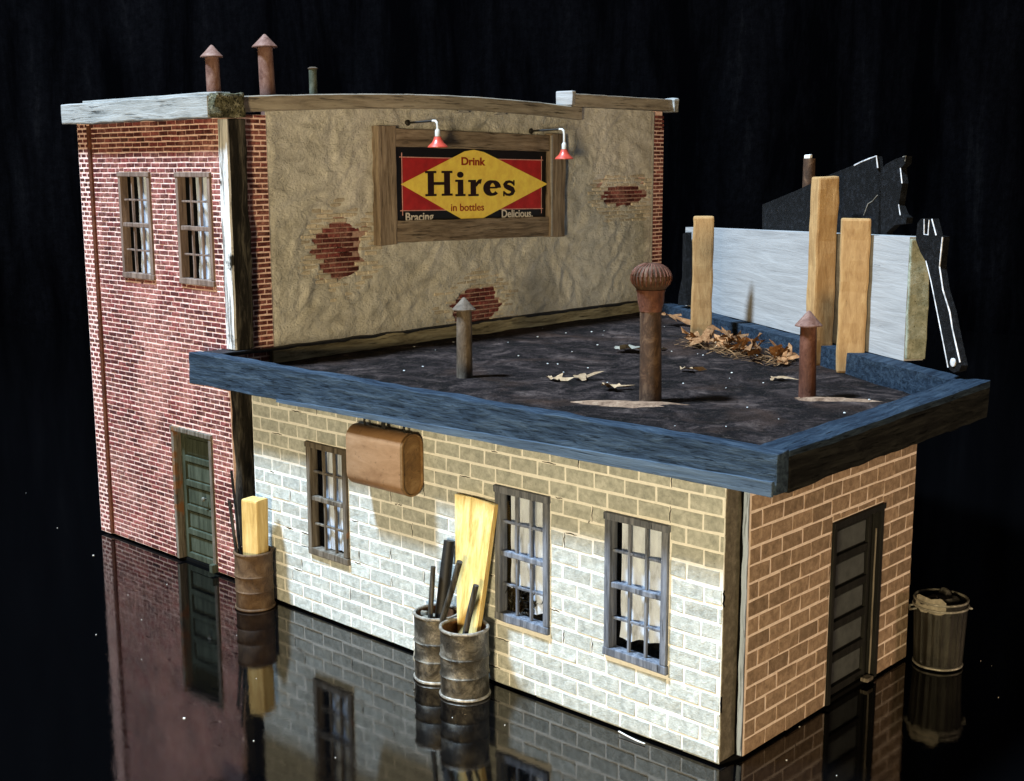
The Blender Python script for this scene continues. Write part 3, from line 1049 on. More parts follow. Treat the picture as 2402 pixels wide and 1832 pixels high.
# ------------------------------------------------------------------ block annex
annex = thing('block_annex', (-4.2, 3.0, FLOOR), 'low white painted block building with flat tar roof and blue fascia', 'building')
an = Masonry(annex, 'block')
a_holes = [(-7.08, -6.20, 0.91, 2.58), (-3.34, -2.46, 0.84, 2.575), (-1.60, -0.71, 0.83, 2.56)]
AX0 = -8.40
m = MB()
wall_with_holes(m, 'F', AX0, -0.004, 0.0, 3.24, -0.001, 0.30, a_holes)
front_a = m.build('front_wall', 'mortar', annex)
fb = courses(AX0, 0.0, -0.02, 3.18, 0.2, 0.44, 0.015, a_holes, 0.5, 0.006, 0.02)
an.add(fb, 'F', -0.006, 'block', front_a, 0.022, 0.014)
# open joints and cracks, mostly beside the windows
rc = random.Random(5)
cand = [r for r in fb if r[2] > 0.3 and any(abs(r[1] - h[0]) < 0.5 or abs(r[0] - h[1]) < 0.5 for h in a_holes)]
for r in rc.sample(cand, 34) + rc.sample(fb, 14):
    m = MB()
    if rc.random() < 0.5:
        p0, p1 = Vector((r[1] + 0.008, 0, r[2])), Vector((r[1] + 0.008, 0, r[3]))
    else:
        a = rc.uniform(0.0, 0.5) * (r[1] - r[0])
        p0, p1 = Vector((r[0] + a, 0, r[3] + 0.004)), Vector((r[0] + a + rc.uniform(0.10, 0.24), 0, r[3] + 0.004))
    nseg = 5
    side = Vector((1, 0, 0)) if abs(p1.x - p0.x) < 0.01 else Vector((0, 0, 1))
    L_, R2 = [], []
    for q in range(nseg + 1):
        c_ = p0.lerp(p1, q / nseg) + side * rc.uniform(-0.007, 0.007)
        w_ = 0.010 * (0.25 + math.sin(math.pi * (q + 0.3) / (nseg + 0.6)))
        L_.append(c_ - side * w_ / 2)
        R2.append(c_ + side * w_ / 2)
    m.prism([Vector((p.x, -0.0055, p.z)) for p in L_ + R2[::-1]], (0, 0.02, 0))
    m.build('crack', 'dark', front_a)
s_holes = [(2.13, 3.39, 0.0, 2.29)]
m = MB()
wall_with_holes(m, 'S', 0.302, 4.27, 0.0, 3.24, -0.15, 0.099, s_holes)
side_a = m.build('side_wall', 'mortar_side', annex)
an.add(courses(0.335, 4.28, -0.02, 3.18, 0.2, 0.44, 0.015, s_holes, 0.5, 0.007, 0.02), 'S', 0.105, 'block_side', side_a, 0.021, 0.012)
an.finish()
m = MB()
m.rbox((-0.02, 0.155, 1.62), (0.05, 0.285, 3.23), None, 0.008, (0, 1, 20), 0.012, 3)
m.build('wall_end', 'card', annex)
m = MB()
m.box(-0.02, 0.103, 0.2965, 0.3015, 0.0, 3.23)
m.build('corner_gap_filler', 'dark', annex)  # black filler stands in for the shade of the open gap
m = MB()
m.rbox((0.072, 0.290, 1.62), (0.060, 0.028, 3.23), None, 0.010, (1, 0, 30), 0.014, 3.5)
m.build('corner_strip', 'cool_strip', annex)
m = MB()
m.prism([(AX0, 0.301, 0), (AX0, 9.9, 0), (AX0 + 0.2, 9.75, 0), (AX0 + 0.2, 0.301, 0)], (0, 0, 3.24))
m.prism([(AX0 + 0.2, 9.75, 0), (0.08, 4.275, 0), (-0.15, 4.275, 0), (AX0 + 0.2, 9.45, 0)], (0, 0, 3.24))
m.build('rear_wall', 'card', annex)
m = MB()
m.prism([(AX0 + 0.03, 0.05, FLOOR), (-0.03, 0.05, FLOOR), (0.05, 0.33, FLOOR), (0.05, 4.2, FLOOR), (AX0 + 0.03, 9.6, FLOOR)], (0, 0, 0.05))
m.build('plinth', 'plinth', annex)

window(annex, -7.08, -6.20, 0.91, 2.58, -0.01, 'win_old', curtain=[(0.20, 1.0, 0.0, 1.0, 2.3)])
w2 = window(annex, -3.34, -2.46, 0.84, 2.575, -0.01, 'win_blue', curtain=[(0.08, 0.62, 0.22, 1.0, 1.6), (0.55, 1.0, 0.05, 1.0, 1.7)])
window(annex, -1.60, -0.71, 0.83, 2.56, -0.01, 'win_blue', curtain=[(0.09, 1.0, 0.09, 1.0, 2.6)])
# pot plant behind the middle sash
m = MB()
for i in range(90):
    c = Vector((-2.92 + random.gauss(0, 0.16), 0.085 + random.uniform(-0.02, 0.02), 1.12 + random.gauss(0, 0.10)))
    a, bb = noise.random_unit_vector() * 0.05, noise.random_unit_vector() * 0.03
    m.add([c - a, c - bb * 0.6, c + a, c + bb * 0.6], [(0, 1, 2, 3)], random.random())
m.build('house_plant', 'junk', w2)
door(annex, 'S', 2.13, 3.39, 2.29, 0.10, 'black_door', 'black_door', 'door_glass', 5, None, fw=0.075, recess=0.08)
m = MB()
m.rbox((0.075, 3.30, 1.0), (0.02, 0.016, 1.95), None, 0.006, (0, 0, 6), 0.006, 4)
m.rbox((0.11, 3.17, 0.03), (0.10, 0.16, 0.05), None, 0.01)
m.build('door_stop', 'win_old', annex)

# roof deck, parapets and fascia
FL, FR = Vector((-9.35, -0.45, 0)), Vector((0.87, -0.45, 0))
BR, BL = Vector((0.87, 4.48, 0)), Vector((TS + 0.06, 11.20, 0))
RZ = 3.40
m = MB()
NXr, NYr = 120, 100
for i in range(NXr + 1):
    for k in range(NYr + 1):
        u, v = i / NXr, k / NYr
        p = (FL.lerp(FR, u)).lerp(BL.lerp(BR, u), v)
        p = Vector((p.x * 0.985 - 0.07, p.y, 0))
        p.x = max(p.x, TS + 0.02) if p.y > 0.5 else p.x
        z = RZ + 0.022 * noise.noise(Vector((p.x * 1.3, p.y * 1.3, 1))) + 0.012 * noise.noise(Vector((p.x * 5, p.y * 5, 2)))
        if v < 0.03:
            p.y = max(p.y, -0.40)
        m.v.append(Vector((p.x, p.y, z)))
        m.r.append(0)
for i in range(NXr):
    for k in range(NYr):
        q = i * (NYr + 1) + k
        m.f.append((q, q + NYr + 1, q + NYr + 2, q + 1))
m.build('roof_deck', 'tar', annex, smooth=True)
m = MB()
m.prism([(-8.9, -0.22, 3.245), (0.65, -0.22, 3.245), (0.65, 4.4, 3.245), (-8.9, 10.8, 3.245)], (0, 0, 0.06))
m.build('roof_slab', 'tar_edge', annex)


def board(P0, P1, h0, h1, b0, b1, thick, name, mat, parent, bev=0.02, nc=40, amp=0.018, zc=2):
    """fascia board from P0 to P1 (outer foot line); b bottoms and h tops at each end; thick to the left of travel"""
    mm = MB()
    d = (P1 - P0)
    L = d.length
    dn = d.normalized()
    nrm = Vector((-dn.y, dn.x, 0))
    bm = MB()
    bm.rbox((0, 0, 0), (L, thick, 1.0), None, bev, (nc, 1, zc), 0)
    for p in bm.v:
        u = p.x / L + 0.5
        w = p.z + 0.5
        lo, hi = b0 + (b1 - b0) * u, h0 + (h1 - h0) * u
        q = P0 + dn * (p.x + L / 2) + nrm * (p.y + thick / 2)
        q.z = lo + (hi - lo) * w
        mm.v.append(q + hashn(q, 2.6, amp) + hashn(q, 9, amp * 0.4))
        mm.r.append(0)
    mm.f = bm.f
    return mm.build(name, mat, parent)


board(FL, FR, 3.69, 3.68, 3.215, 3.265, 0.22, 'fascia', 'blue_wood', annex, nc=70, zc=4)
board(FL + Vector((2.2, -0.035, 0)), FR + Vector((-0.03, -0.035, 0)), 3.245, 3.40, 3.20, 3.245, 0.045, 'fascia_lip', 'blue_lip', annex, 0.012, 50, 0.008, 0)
board(Vector((0.87, -0.225, 0)), BR + Vector((0, 0.1, 0)), 3.615, 3.70, 3.25, 3.30, 0.34, 'fascia', 'shaded_fascia', annex, 0.02, 36, 0.022, 3)
board(Vector((0.875, -0.225, 0)), BR + Vector((0.005, 0.1, 0)), 3.665, 3.77, 3.60, 3.685, 0.37, 'parapet_cap', 'blue_wood_y', annex, 0.02, 36, 0.016, 0)  # separate blue cap above the face painted dark for its shade
bdir = (BL - BR).normalized()
bnrm = Vector((-bdir.y, bdir.x, 0))          # to the inside of the roof
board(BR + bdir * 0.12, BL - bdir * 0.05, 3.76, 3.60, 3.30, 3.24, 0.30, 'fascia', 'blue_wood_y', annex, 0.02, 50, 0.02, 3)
m = MB()
m.rbox((TS + 0.10, 5.75, 3.49), (0.10, 9.7, 0.26), None, 0.02, (1, 60, 2), 0.025, 2.4)
m.build('flashing', 'flashing', annex)
m = MB()
m.rbox((TS + 0.09, 5.4, 3.615), (0.13, 10.6, 0.045), None, 0.015, (0, 70, 0), 0.016, 3)
m.build('tar_seam', 'tar_edge', annex)
m = MB()
m.rbox((-9.12, 0.02, 3.655), (0.45, 0.85, 0.05), None, 0.015, (3, 5, 0), 0.02, 4)
m.build('tar_seam', 'tar_edge', annex)

# roof vents
vent(annex, -5.82, 1.93, RZ - 0.01, 4.40, 4.57, 0.115, 0.165, 'rust_grey', 'rust_grey')
vent(annex, -1.25, 3.80, RZ - 0.01, 4.37, 4.56, 0.112, 0.178, 'rust_red', 'rust_pink', (-0.02, 0))
m = MB()
bx_, by_ = -2.64, 2.17
m.tube([(bx_ + 0.02, by_, RZ - 0.01), (bx_ + 0.015, by_, 3.9), (bx_ + 0.005, by_, 4.4), (bx_, by_, 4.66)], [0.148, 0.142, 0.14, 0.14], 24)
p = m.build('vent_pipe', 'rust_dark', annex, origin=(bx_, by_, RZ), smooth=True)
m = MB()
m.lathe((bx_, by_, 4.62), [(0.146, -0.03), (0.150, 0.0), (0.168, 0.10), (0.178, 0.22), (0.19, 0.25), (0.12, 0.265)], 26, None, True,
        rfun=lambda a, z: 1 + 0.05 * noise.noise(Vector((math.cos(a) * 2.2, math.sin(a) * 2.2, z * 9))))
m.build('collar', 'rust_red', p, smooth=True)
m = MB()
m.lathe((bx_, by_, 5.03), [(0.10, -0.165), (0.19, -0.15), (0.238, -0.09), (0.252, -0.01), (0.238, 0.07), (0.19, 0.135), (0.11, 0.172), (0.04, 0.180), (0.003, 0.182)], 26, None, False)
m.build('turbine_head', 'rust_dark', p, smooth=True)
for i in range(26):
    a = 2 * math.pi * i / 26
    pts = []
    for q in range(9):
        ph = -1.0 + 2.25 * q / 8
        rr, zz = 0.262 * math.cos(ph), 0.185 * math.sin(ph)
        aa = a + 0.10 * (q / 8)
        pts.append((bx_ + rr * math.cos(aa), by_ + rr * math.sin(aa), 5.03 + zz))
    m = MB()
    m.tube(pts, 0.012, 5)
    m.build('fin', 'rust_red', p, smooth=True)

# dust round the pipe feet
def blot(cx, cy, rx, ry, rot, seed, name='dust_patch', mat='dust', z=RZ):
    m = MB()
    n = 30
    pts = []
    for i in range(n):
        a = 2 * math.pi * i / n
        k = 0.70 + 0.5 * noise.noise(Vector((math.cos(a) * 1.7, math.sin(a) * 1.7, seed))) + 0.35 * noise.noise(Vector((math.cos(a) * 6, math.sin(a) * 6, seed)))
        u, v = rx * k * math.cos(a), ry * k * math.sin(a)
        pts.append((cx + u * math.cos(rot) - v * math.sin(rot), cy + u * math.sin(rot) + v * math.cos(rot)))
    v = [Vector((cx, cy, z + 0.036))]
    for (px, py) in pts:
        v.append(Vector((cx + (px - cx) * .6, cy + (py - cy) * .6, z + 0.030)))
    for (px, py) in pts:
        v.append(Vector((px, py, z - 0.012)))
    f = [(0, 1 + i, 1 + (i + 1) % n) for i in range(n)] + [(1 + i, 1 + n + i, 1 + n + (i + 1) % n, 1 + (i + 1) % n) for i in range(n)]
    m.add(v, f)
    return m.build(name, mat, annex, smooth=True)


blot(-2.70, 1.84, 1.10, 0.28, 0.55, 1.0)
blot(-0.95, 3.85, 0.75, 0.16, 0.5, 4.0)

# ------------------------------------------------------------------ advertising sign and its lamps
sign = thing('advertising_sign', (TS + 0.05, 5.75, 5.08), 'framed red, black and yellow soda advertisement sign on the stucco wall', 'sign')
SX = TS + 0.085
m = MB()
m.box(TS + 0.05, SX, 3.36, 7.70, 5.36, 6.92)
m.build('panel', 'sign_black', sign)
# printed field: red rectangle, yellow lozenge
def flat(name, pts, lift, mat, parent=sign):
    m = MB()
    m.prism([(SX + lift, y - 0.05, z) for (y, z) in pts], (0.003, 0, 0))
    return m.build(name, mat, parent)


flat('red_field', [(3.79, 5.70), (7.36, 5.65), (7.36, 6.555), (3.79, 6.60)], 0.002, 'sign_red')
for (a, b_) in (((3.74, 5.695), (7.42, 5.64)), ((3.74, 6.60), (7.42, 6.553))):
    flat('border_line', [(a[0], a[1]), (b_[0], b_[1]), (b_[0], b_[1] + 0.014), (a[0], a[1] + 0.014)], 0.006, 'sign_line')
for yy, z0, z1 in ((3.785, 5.62, 6.68), (7.36, 5.56, 6.63)):
    flat('border_line', [(yy, z0), (yy + 0.016, z0), (yy + 0.016, z1), (yy, z1)], 0.010, 'sign_line')
loz = []
for i in range(13):
    a = math.pi * (0.25 + 0.5 * i / 12)
loz = [(3.76, 6.15), (5.20, 5.52), (5.46, 5.46), (5.72, 5.50), (7.54, 6.11), (5.80, 6.70), (5.54, 6.74), (5.30, 6.71)]
flat('yellow_lozenge', loz, 0.014, 'sign_yellow')


def glyph_strip(path, widths):
    """closed outline of a stroke that follows path with varying full widths"""
    L, R_ = [], []
    for i, p in enumerate(path):
        a = Vector(path[max(i - 1, 0)])
        b_ = Vector(path[min(i + 1, len(path) - 1)])
        d = (b_ - a).normalized()
        nn = Vector((-d.y, d.x))
        w = widths[i] * 0.58
        L.append(Vector(p) + nn * w)
        R_.append(Vector(p) - nn * w)
    return L, R_


def letters():
    """the slab-serif word, in units of cap height; each letter -> list of polygons"""
    G = {}
    rect = lambda a, b_, c, d: [(a, c), (b_, c), (b_, d), (a, d)]
    H = [rect(0.0, 0.40, 0.0, 0.09), rect(0.58, 0.98, 0.0, 0.09), rect(0.0, 0.40, 0.91, 1.0), rect(0.58, 0.98, 0.91, 1.0),
         rect(0.09, 0.31, 0.09, 0.91), rect(0.67, 0.89, 0.09, 0.91), rect(0.31, 0.67, 0.44, 0.56)]
    i_ = [rect(0.0, 0.38, 0.0, 0.09), rect(0.09, 0.30, 0.09, 0.58), rect(0.0, 0.30, 0.58, 0.67),
          [(0.19 + 0.125 * math.cos(t * 0.5236), 0.87 + 0.125 * math.sin(t * 0.5236)) for t in range(12)]]
    r_ = [rect(0.0, 0.40, 0.0, 0.09), rect(0.09, 0.30, 0.09, 0.58), rect(0.0, 0.30, 0.58, 0.67)]
    pth = [(0.30, 0.40), (0.35, 0.53), (0.43, 0.60), (0.50, 0.585)]
    L, R_ = glyph_strip(pth, [0.05, 0.10, 0.15, 0.20])
    r_.append([tuple(p) for p in L] + [tuple(p) for p in reversed(R_)])
    return {'H': (H, 1.06), 'i': (i_, 0.46), 'r': (r_, 0.60), 'e': (None, 0.68), 's': (None, 0.6)}


def stroke_quads(m, path, widths, T):
    L, R_ = glyph_strip(path, widths)
    k = len(m.v)
    for p, q in zip(L, R_):
        m.v += [T(p.x, p.y), T(q.x, q.y)]
        m.r += [0, 0]
    for i in range(len(path) - 1):
        m.f.append((k + 2 * i, k + 2 * i + 1, k + 2 * i + 3, k + 2 * i + 2))


cap = 0.435
ycur = 4.27
G = letters()
for ch in 'Hires':
    zb = 5.935 - (ycur - 4.27) * 0.018
    m = MB()
    T = lambda a, b_, y0=ycur, z0=zb: Vector((SX + 0.022, y0 + a * cap * 1.56, z0 + b_ * cap))
    polys, adv = G[ch]
    if polys:
        for pg in polys:
            m.add([T(a, b_) for (a, b_) in pg], [tuple(range(len(pg)))])
    elif ch == 'e':
        path, wd = [], []
        for i in range(25):
            a = math.radians(0 + 318 * i / 24)
            path.append((0.31 + 0.225 * math.cos(a), 0.335 + 0.265 * math.sin(a)))
            wd.append(0.10 + 0.13 * abs(math.cos(a)) * (1 if math.cos(a) < 0 else 0.75 if i < 6 else 0.25))
        stroke_quads(m, path, wd, T)
        m.add([T(0.20, 0.315), T(0.50, 0.315), T(0.50, 0.39), T(0.20, 0.39)], [(0, 1, 2, 3)])
        for v in m.v[-4:]:
            v.x += 0.002
    else:
        path = [(0.44, 0.50), (0.38, 0.585), (0.28, 0.615), (0.17, 0.585), (0.115, 0.50), (0.15, 0.42), (0.27, 0.355), (0.39, 0.29), (0.435, 0.20), (0.39, 0.10), (0.28, 0.055), (0.16, 0.075), (0.08, 0.18)]
        wd = [0.05, 0.09, 0.10, 0.12, 0.15, 0.17, 0.19, 0.18, 0.15, 0.12, 0.10, 0.09, 0.05]
        stroke_quads(m, path, wd, T)
        for (a0, a1, c0, c1) in ((0.43, 0.49, 0.44, 0.67), (0.03, 0.09, 0.0, 0.22)):
            m.add([T(a0, c0), T(a1, c0), T(a1, c1), T(a0, c1)], [(0, 1, 2, 3)])
            for v in m.v[-4:]:
                v.x += 0.002
    k = len(m.v)
    m.build('letter', 'sign_ink', sign)
    ycur += adv * cap * 1.56 + 0.012


def words(txt, y, z, size, mat, sx=1.0, slope=0.0, bold=0.0):
    cu = bpy.data.curves.new('words', 'FONT')
    cu.body = txt
    cu.size = size
    cu.offset = bold
    cu.extrude = 0.0015
    tmp = bpy.data.objects.new('words', cu)
    COL.objects.link(tmp)
    dg = bpy.context.evaluated_depsgraph_get()
    me = bpy.data.meshes.new_from_object(tmp.evaluated_get(dg))
    bpy.data.objects.remove(tmp)
    bpy.data.curves.remove(cu)
    for v in me.vertices:
        x, yy, zz = v.co
        v.co = (SX + 0.022 + zz - WP[sign].x, y - 0.05 + x * sx - WP[sign].y, z + yy + slope * x - WP[sign].z)
    me.materials.clear()
    me.materials.append(MT[mat])
    o = bpy.data.objects.new('words', me)
    COL.objects.link(o)
    o.parent = sign
    WP[o] = WP[sign]
    return o


words('Drink', 5.20, 6.475, 0.19, 'sign_redink', 1.35, -0.02, 0.006)
words('in bottles', 4.93, 5.665, 0.185, 'sign_redink', 1.22, -0.015, 0.002)
words('Bracing', 3.84, 5.525, 0.20, 'sign_white', 1.12, -0.01, 0.004)
words('Delicious.', 6.24, 5.515, 0.20, 'sign_white', 1.10, -0.02, 0.004)
# frame boards
fx = TS + 0.11
m = MB(); m.rbox((fx, 3.335, 6.13), (0.17, 0.40, 1.98), None, 0.015, (0, 1, 14), 0.014, 3); m.build('frame_board', 'frame_wood_z', sign)
m = MB(); m.rbox((fx + 0.01, 7.67, 6.075), (0.20, 0.42, 1.96), Matrix.Rotation(math.radians(-1.2), 3, 'X'), 0.015, (0, 1, 14), 0.014, 3); m.build('frame_board', 'frame_wood_z', sign)
m = MB(); m.rbox((fx - 0.005, 5.495, 6.90), (0.15, 3.91, 0.30), Matrix.Rotation(math.radians(-0.8), 3, 'X'), 0.015, (0, 20, 1), 0.014, 3); m.build('frame_board', 'frame_wood_y', sign)
m = MB(); m.rbox((fx - 0.005, 5.495, 5.33), (0.15, 3.91, 0.37), Matrix.Rotation(math.radians(-0.7), 3, 'X'), 0.015, (0, 20, 1), 0.014, 3); m.build('frame_board', 'frame_wood_y', sign)
m = MB(); m.rbox((fx + 0.105, 7.475, 6.07), (0.03, 0.04, 1.90), None, 0.006, (0, 0, 8), 0.006, 4); m.build('lit_edge_strip', 'board_white', sign)  # whitish strip painted in for the lit edge of the upright


def gooseneck(x, y, zm, zs, label, rot=0.0):
    """wall lamp: arm out of the wall, porcelain neck, red shade"""
    g = thing('gooseneck_lamp', (TS + 0.04, y, zm), label, 'lamp', 'gooseneck sign lamps')
    m = MB()
    m.tube([(TS + 0.02, y - 0.01, zm - 0.01), (TS + 0.10, y, zm), (x - 0.16, y, zm + 0.015), (x - 0.10, y, zm + 0.015)], 0.017, 10)
    m.lathe((TS + 0.05, y - 0.005, zm - 0.003), [(0.055, -0.03), (0.055, 0.0), (0.03, 0.02)], 14, Matrix(((0, 0, 1), (0, 1, 0), (-1, 0, 0))), True)
    m.build('arm', 'iron', g, smooth=True)
    m = MB()
    m.tube([(x - 0.12, y, zm + 0.015), (x - 0.05, y, zm + 0.012), (x - 0.012, y, zm - 0.02), (x, y, zm - 0.08), (x, y, zs + 0.27)], 0.022, 12)
    m.lathe((x, y, zs + 0.17), [(0.046, 0.0), (0.046, 0.09), (0.028, 0.12)], 14, None, True)
    m.build('neck', 'porcelain', g, smooth=True)
    m = MB()
    m.lathe((x, y, zs), [(0.06, 0.165), (0.075, 0.12), (0.10, 0.07), (0.145, 0.03), (0.172, 0.0), (0.172, -0.012), (0.14, 0.012), (0.09, 0.055), (0.06, 0.10)], 26, None)
    m.build('lamp_shade', 'lamp_red', g, smooth=True)
    m = MB()
    m.lathe((x, y, zs + 0.06), [(0.003, -0.055), (0.03, -0.045), (0.042, -0.01), (0.03, 0.03), (0.022, 0.10)], 14, None)
    m.build('bulb', 'porcelain', g, smooth=True)
    return g


gooseneck(-8.43, 3.95, 7.18, 6.77, 'red shaded gooseneck lamp over the word Drink on the sign')
gooseneck(-8.34, 7.09, 7.10, 6.585, 'red shaded gooseneck lamp in front of the upright sign board beside the black margin')

# ------------------------------------------------------------------ hanging tank under the fascia
tank = thing('hanging_tank', (-5.1, -0.22, 2.2), 'rust brown oval tank hanging from hooks under the blue fascia', 'tank')


def stadium(x, cy, cz, ry, rz, rc, n=8):
    pts = []
    for (sy, sz, a0) in ((1, 1, 0), (-1, 1, 90), (-1, -1, 180), (1, -1, 270)):
        for i in range(n + 1):
            a = math.radians(a0 + 90 * i / n)
            pts.append(Vector((x, cy + sy * (ry - rc) + rc * math.cos(a), cz + sz * (rz - rc) + rc * math.sin(a))))
    return pts


def loft(mb, rings, cap0=True, cap1=True):
    k = len(mb.v)
    n = len(rings[0])
    for r in rings:
        mb.v += r
        mb.r += [0] * n
    for j in range(len(rings) - 1):
        for i in range(n):
            mb.f.append((k + j * n + i, k + j * n + (i + 1) % n, k + (j + 1) * n + (i + 1) % n, k + (j + 1) * n + i))
    if cap0:
        mb.f.append(tuple(k + i for i in range(n)))
    if cap1:
        mb.f.append(tuple(k + (len(rings) - 1) * n + i for i in range(n)))


cy, cz = -0.20, 2.635
m = MB()
loft(m, [stadium(-5.78, cy, cz, 0.17, 0.395, 0.16), stadium(-5.76, cy, cz, 0.185, 0.41, 0.175), stadium(-4.70, cy, cz, 0.185, 0.41, 0.175), stadium(-4.685, cy, cz, 0.178, 0.403, 0.168)])
m.build('body', 'tank', tank, smooth=True)
m = MB()
loft(m, [stadium(-4.685, cy, cz, 0.188, 0.413, 0.178), stadium(-4.645, cy, cz, 0.188, 0.413, 0.178), stadium(-4.64, cy, cz, 0.168, 0.39, 0.16), stadium(-4.67, cy, cz, 0.160, 0.38, 0.15)], False, True)
m.build('end_cap', 'tank_end', tank, smooth=True)
for xx, th in ((-5.58, 0.016), (-5.20, 0.03), (-4.80, 0.016)):
    m = MB()
    m.tube([(xx, cy + 0.02, 3.02), (xx, cy - 0.01, 3.10), (xx + 0.02, cy, 3.20), (xx + 0.02, cy, 3.26)], th, 8)
    m.build('hook', 'iron', tank, smooth=True)

# ------------------------------------------------------------------ drums, sticks
def drum(name, x, y, r, h, label, mat, dents=0.0, seed=0.0):
    d = thing(name, (x, y, FLOOR), label, 'barrel', 'open topped drums along the white wall')
    f = lambda a, z: 1 + dents * noise.noise(Vector((math.cos(a) * 1.6, math.sin(a) * 1.6, z * 3 + seed)))
    z0 = FLOOR
    pr = [(r * 0.6, 0.02), (r * 0.97, 0.02), (r * 1.0, 0.035)]
    for zr in (0.33, 0.60):
        pr += [(r * 0.985, zr * h - 0.022), (r * 1.0, zr * h - 0.012), (r * 1.03, zr * h), (r * 1.0, zr * h + 0.012), (r * 0.985, zr * h + 0.022)]
    pr += [(r * 0.985, h * 0.80), (r * 0.99, h - 0.03)]
    m = MB()
    m.lathe((x, y, z0), pr, 36, None, rfun=f)
    m.build('shell', mat, d, smooth=True)
    m = MB()
    m.lathe((x, y, z0), [(r * 0.94, h - 0.02), (r * 0.935, h * 0.4), (r * 0.93, 0.10), (0.003, 0.10)], 36, None, rfun=f)
    m.build('inside', 'drum_in', d, smooth=True)
    for zz in (0.022, h):
        m = MB()
        prof = [(r * 1.0 + 0.020 * math.cos(t * 0.785), zz + 0.02 * math.sin(t * 0.785)) for t in range(9)]
        if zz > 0.5:
            prof = [(r * 0.97 + 0.022 * math.cos(t * 0.785), zz - 0.01 + 0.022 * math.sin(t * 0.785)) for t in range(9)]
        m.lathe((x, y, z0), prof, 36, None, rfun=f)
        m.build('rim', 'drum_rim' if mat != 'drum_brown' else 'drum_brown', d, smooth=True)
    return d


B1, B2, B3 = (-8.04, -0.335), (-4.09, -0.335), (-3.46, -0.47)
drum('oil_drum', *B1, 0.285, 0.87, 'brown rusty drum beside the brick tower, holding a cut wood block', 'drum_brown', 0.02, 1)
drum('oil_drum', *B2, 0.295, 0.88, 'dented grey steel drum holding a thick black rod', 'drum_grey', 0.06, 5)
drum('oil_drum', *B3, 0.305, 0.885, 'bright grey steel drum holding a wide pale yellow plank', 'drum_grey', 0.05, 9)


def stick(name, p0, p1, r, label, cat='stick', mat='dark_stick', sq=False):
    p0, p1 = Vector(p0), Vector(p1)
    d = p1 - p0
    m = MB()
    if sq:
        fm = frame_of(d, (0.3, 1, 0.1))
        m.rbox((p0 + p1) / 2, (d.length, r[0], r[1]), fm, min(r) * 0.15, (8, 0, 0), min(r) * 0.12, 4)
    else:
        m.tube([p0, p0.lerp(p1, 0.35) + hashn(p0, 2, r * 0.4), p0.lerp(p1, 0.7) + hashn(p1, 2, r * 0.4), p1], [r, r * 0.97, r * 0.95, r * 0.9], 12)
    o = m.build(name, mat, origin=p0, smooth=not sq)
    return tag(o, label, cat)


z0 = FLOOR + 0.11
m = MB()
m.rbox((B1[0] + 0.035, B1[1] + 0.02, (z0 + 1.62) / 2), (0.30, 0.27, 1.62 - z0), Matrix.Rotation(0.25, 3, 'Z') @ Matrix.Rotation(0.02, 3, 'Y'), 0.03, (2, 1, 8), 0.014, 4)
tag(m.build('wood_block', 'block_wood', origin=(B1[0], B1[1], z0)), 'square cut yellow wood block upright in the brown rusty drum', 'wood block')
stick('wood_strip', (B1[0] - 0.10, B1[1] - 0.10, z0), (B1[0] - 0.42, B1[1] - 0.04, 1.98), (0.05, 0.03), 'long thin split grey strip leaning in the brown drum', mat='dark_wood_z', sq=True)
stick('wood_strip', (B1[0] - 0.02, B1[1] - 0.20, z0), (B1[0] - 0.24, B1[1] - 0.22, 1.58), (0.085, 0.03), 'short wide grey strip leaning in the brown drum', mat='dark_wood_z', sq=True)

# wide paddle-like plank in the bright drum, top against the wall
m = MB()
nz = 14
sec = []
for i in range(nz + 1):
    t_ = i / nz
    z = z0 + (2.335 - z0) * t_
    xc = -3.475 + (-3.625 + 3.475) * t_
    w = 0.36 + (0.80 - 0.36) * min(1, max(0, (t_ - 0.28) / 0.72)) ** 0.85
    w *= 0.87
    yc = -0.44 + (-0.072 + 0.44) * t_
    th = 0.075
    tilt = 0.04 * math.sin(t_ * 3)
    top = 0.03 * t_
    sec.append([Vector((xc - w / 2, yc - th / 2 + tilt * 0.1, z + (0.0 if i < nz else 0.02))), Vector((xc, yc - th / 2 - 0.004, z + (0 if i < nz else 0.035))), Vector((xc + w / 2, yc - th / 2, z + (0 if i < nz else 0.0))),
                Vector((xc + w / 2, yc + th / 2, z)), Vector((xc - w / 2, yc + th / 2, z + (0 if i < nz else 0.02)))])
for s_ in sec[1:-1]:
    for p in s_:
        p += hashn(p, 2, 0.012)
loft(m, sec)
tag(m.build('plank', 'pale_wood', origin=(-3.475, -0.44, z0)), 'wide pale yellow plank tapering downward, leaning in the bright drum', 'plank')
stick('rod', (-4.05, -0.38, z0), (-4.085, -0.10, 1.72), 0.083, 'thick black rod leaning in the dented grey drum', 'rod', 'iron')
stick('stick', (-4.13, -0.47, z0), (-4.12, -0.36, 1.43), 0.036, 'short straight grey stick standing in the dented drum', 'stick', 'dark_stick')
stick('stick', (-4.02, -0.47, 0.35), (-3.50, -0.50, 1.66), 0.042, 'grey stick tilted out of the dented drum across the plank', 'stick', 'dark_stick')
stick('stick', (-3.52, -0.62, z0), (-3.20, -0.52, 1.43), 0.040, 'short grey stick in the bright drum in front of the plank', 'stick', 'dark_stick')
m = MB()
m.rbox((-4.24, -0.42, 0.80), (0.10, 0.07, 0.06), Matrix.Rotation(0.5, 3, 'Z'), 0.02, (1, 1, 1), 0.02, 8)
m.rbox((-4.20, -0.40, 0.44), (0.22, 0.22, 0.66), Matrix.Rotation(0.3, 3, 'Y'), 0.03, (1, 1, 3), 0.03, 5)
tag(m.build('rubble', 'paper', origin=(-4.2, -0.4, z0)), 'pale lump of rubble inside the dented grey drum', 'rubble')

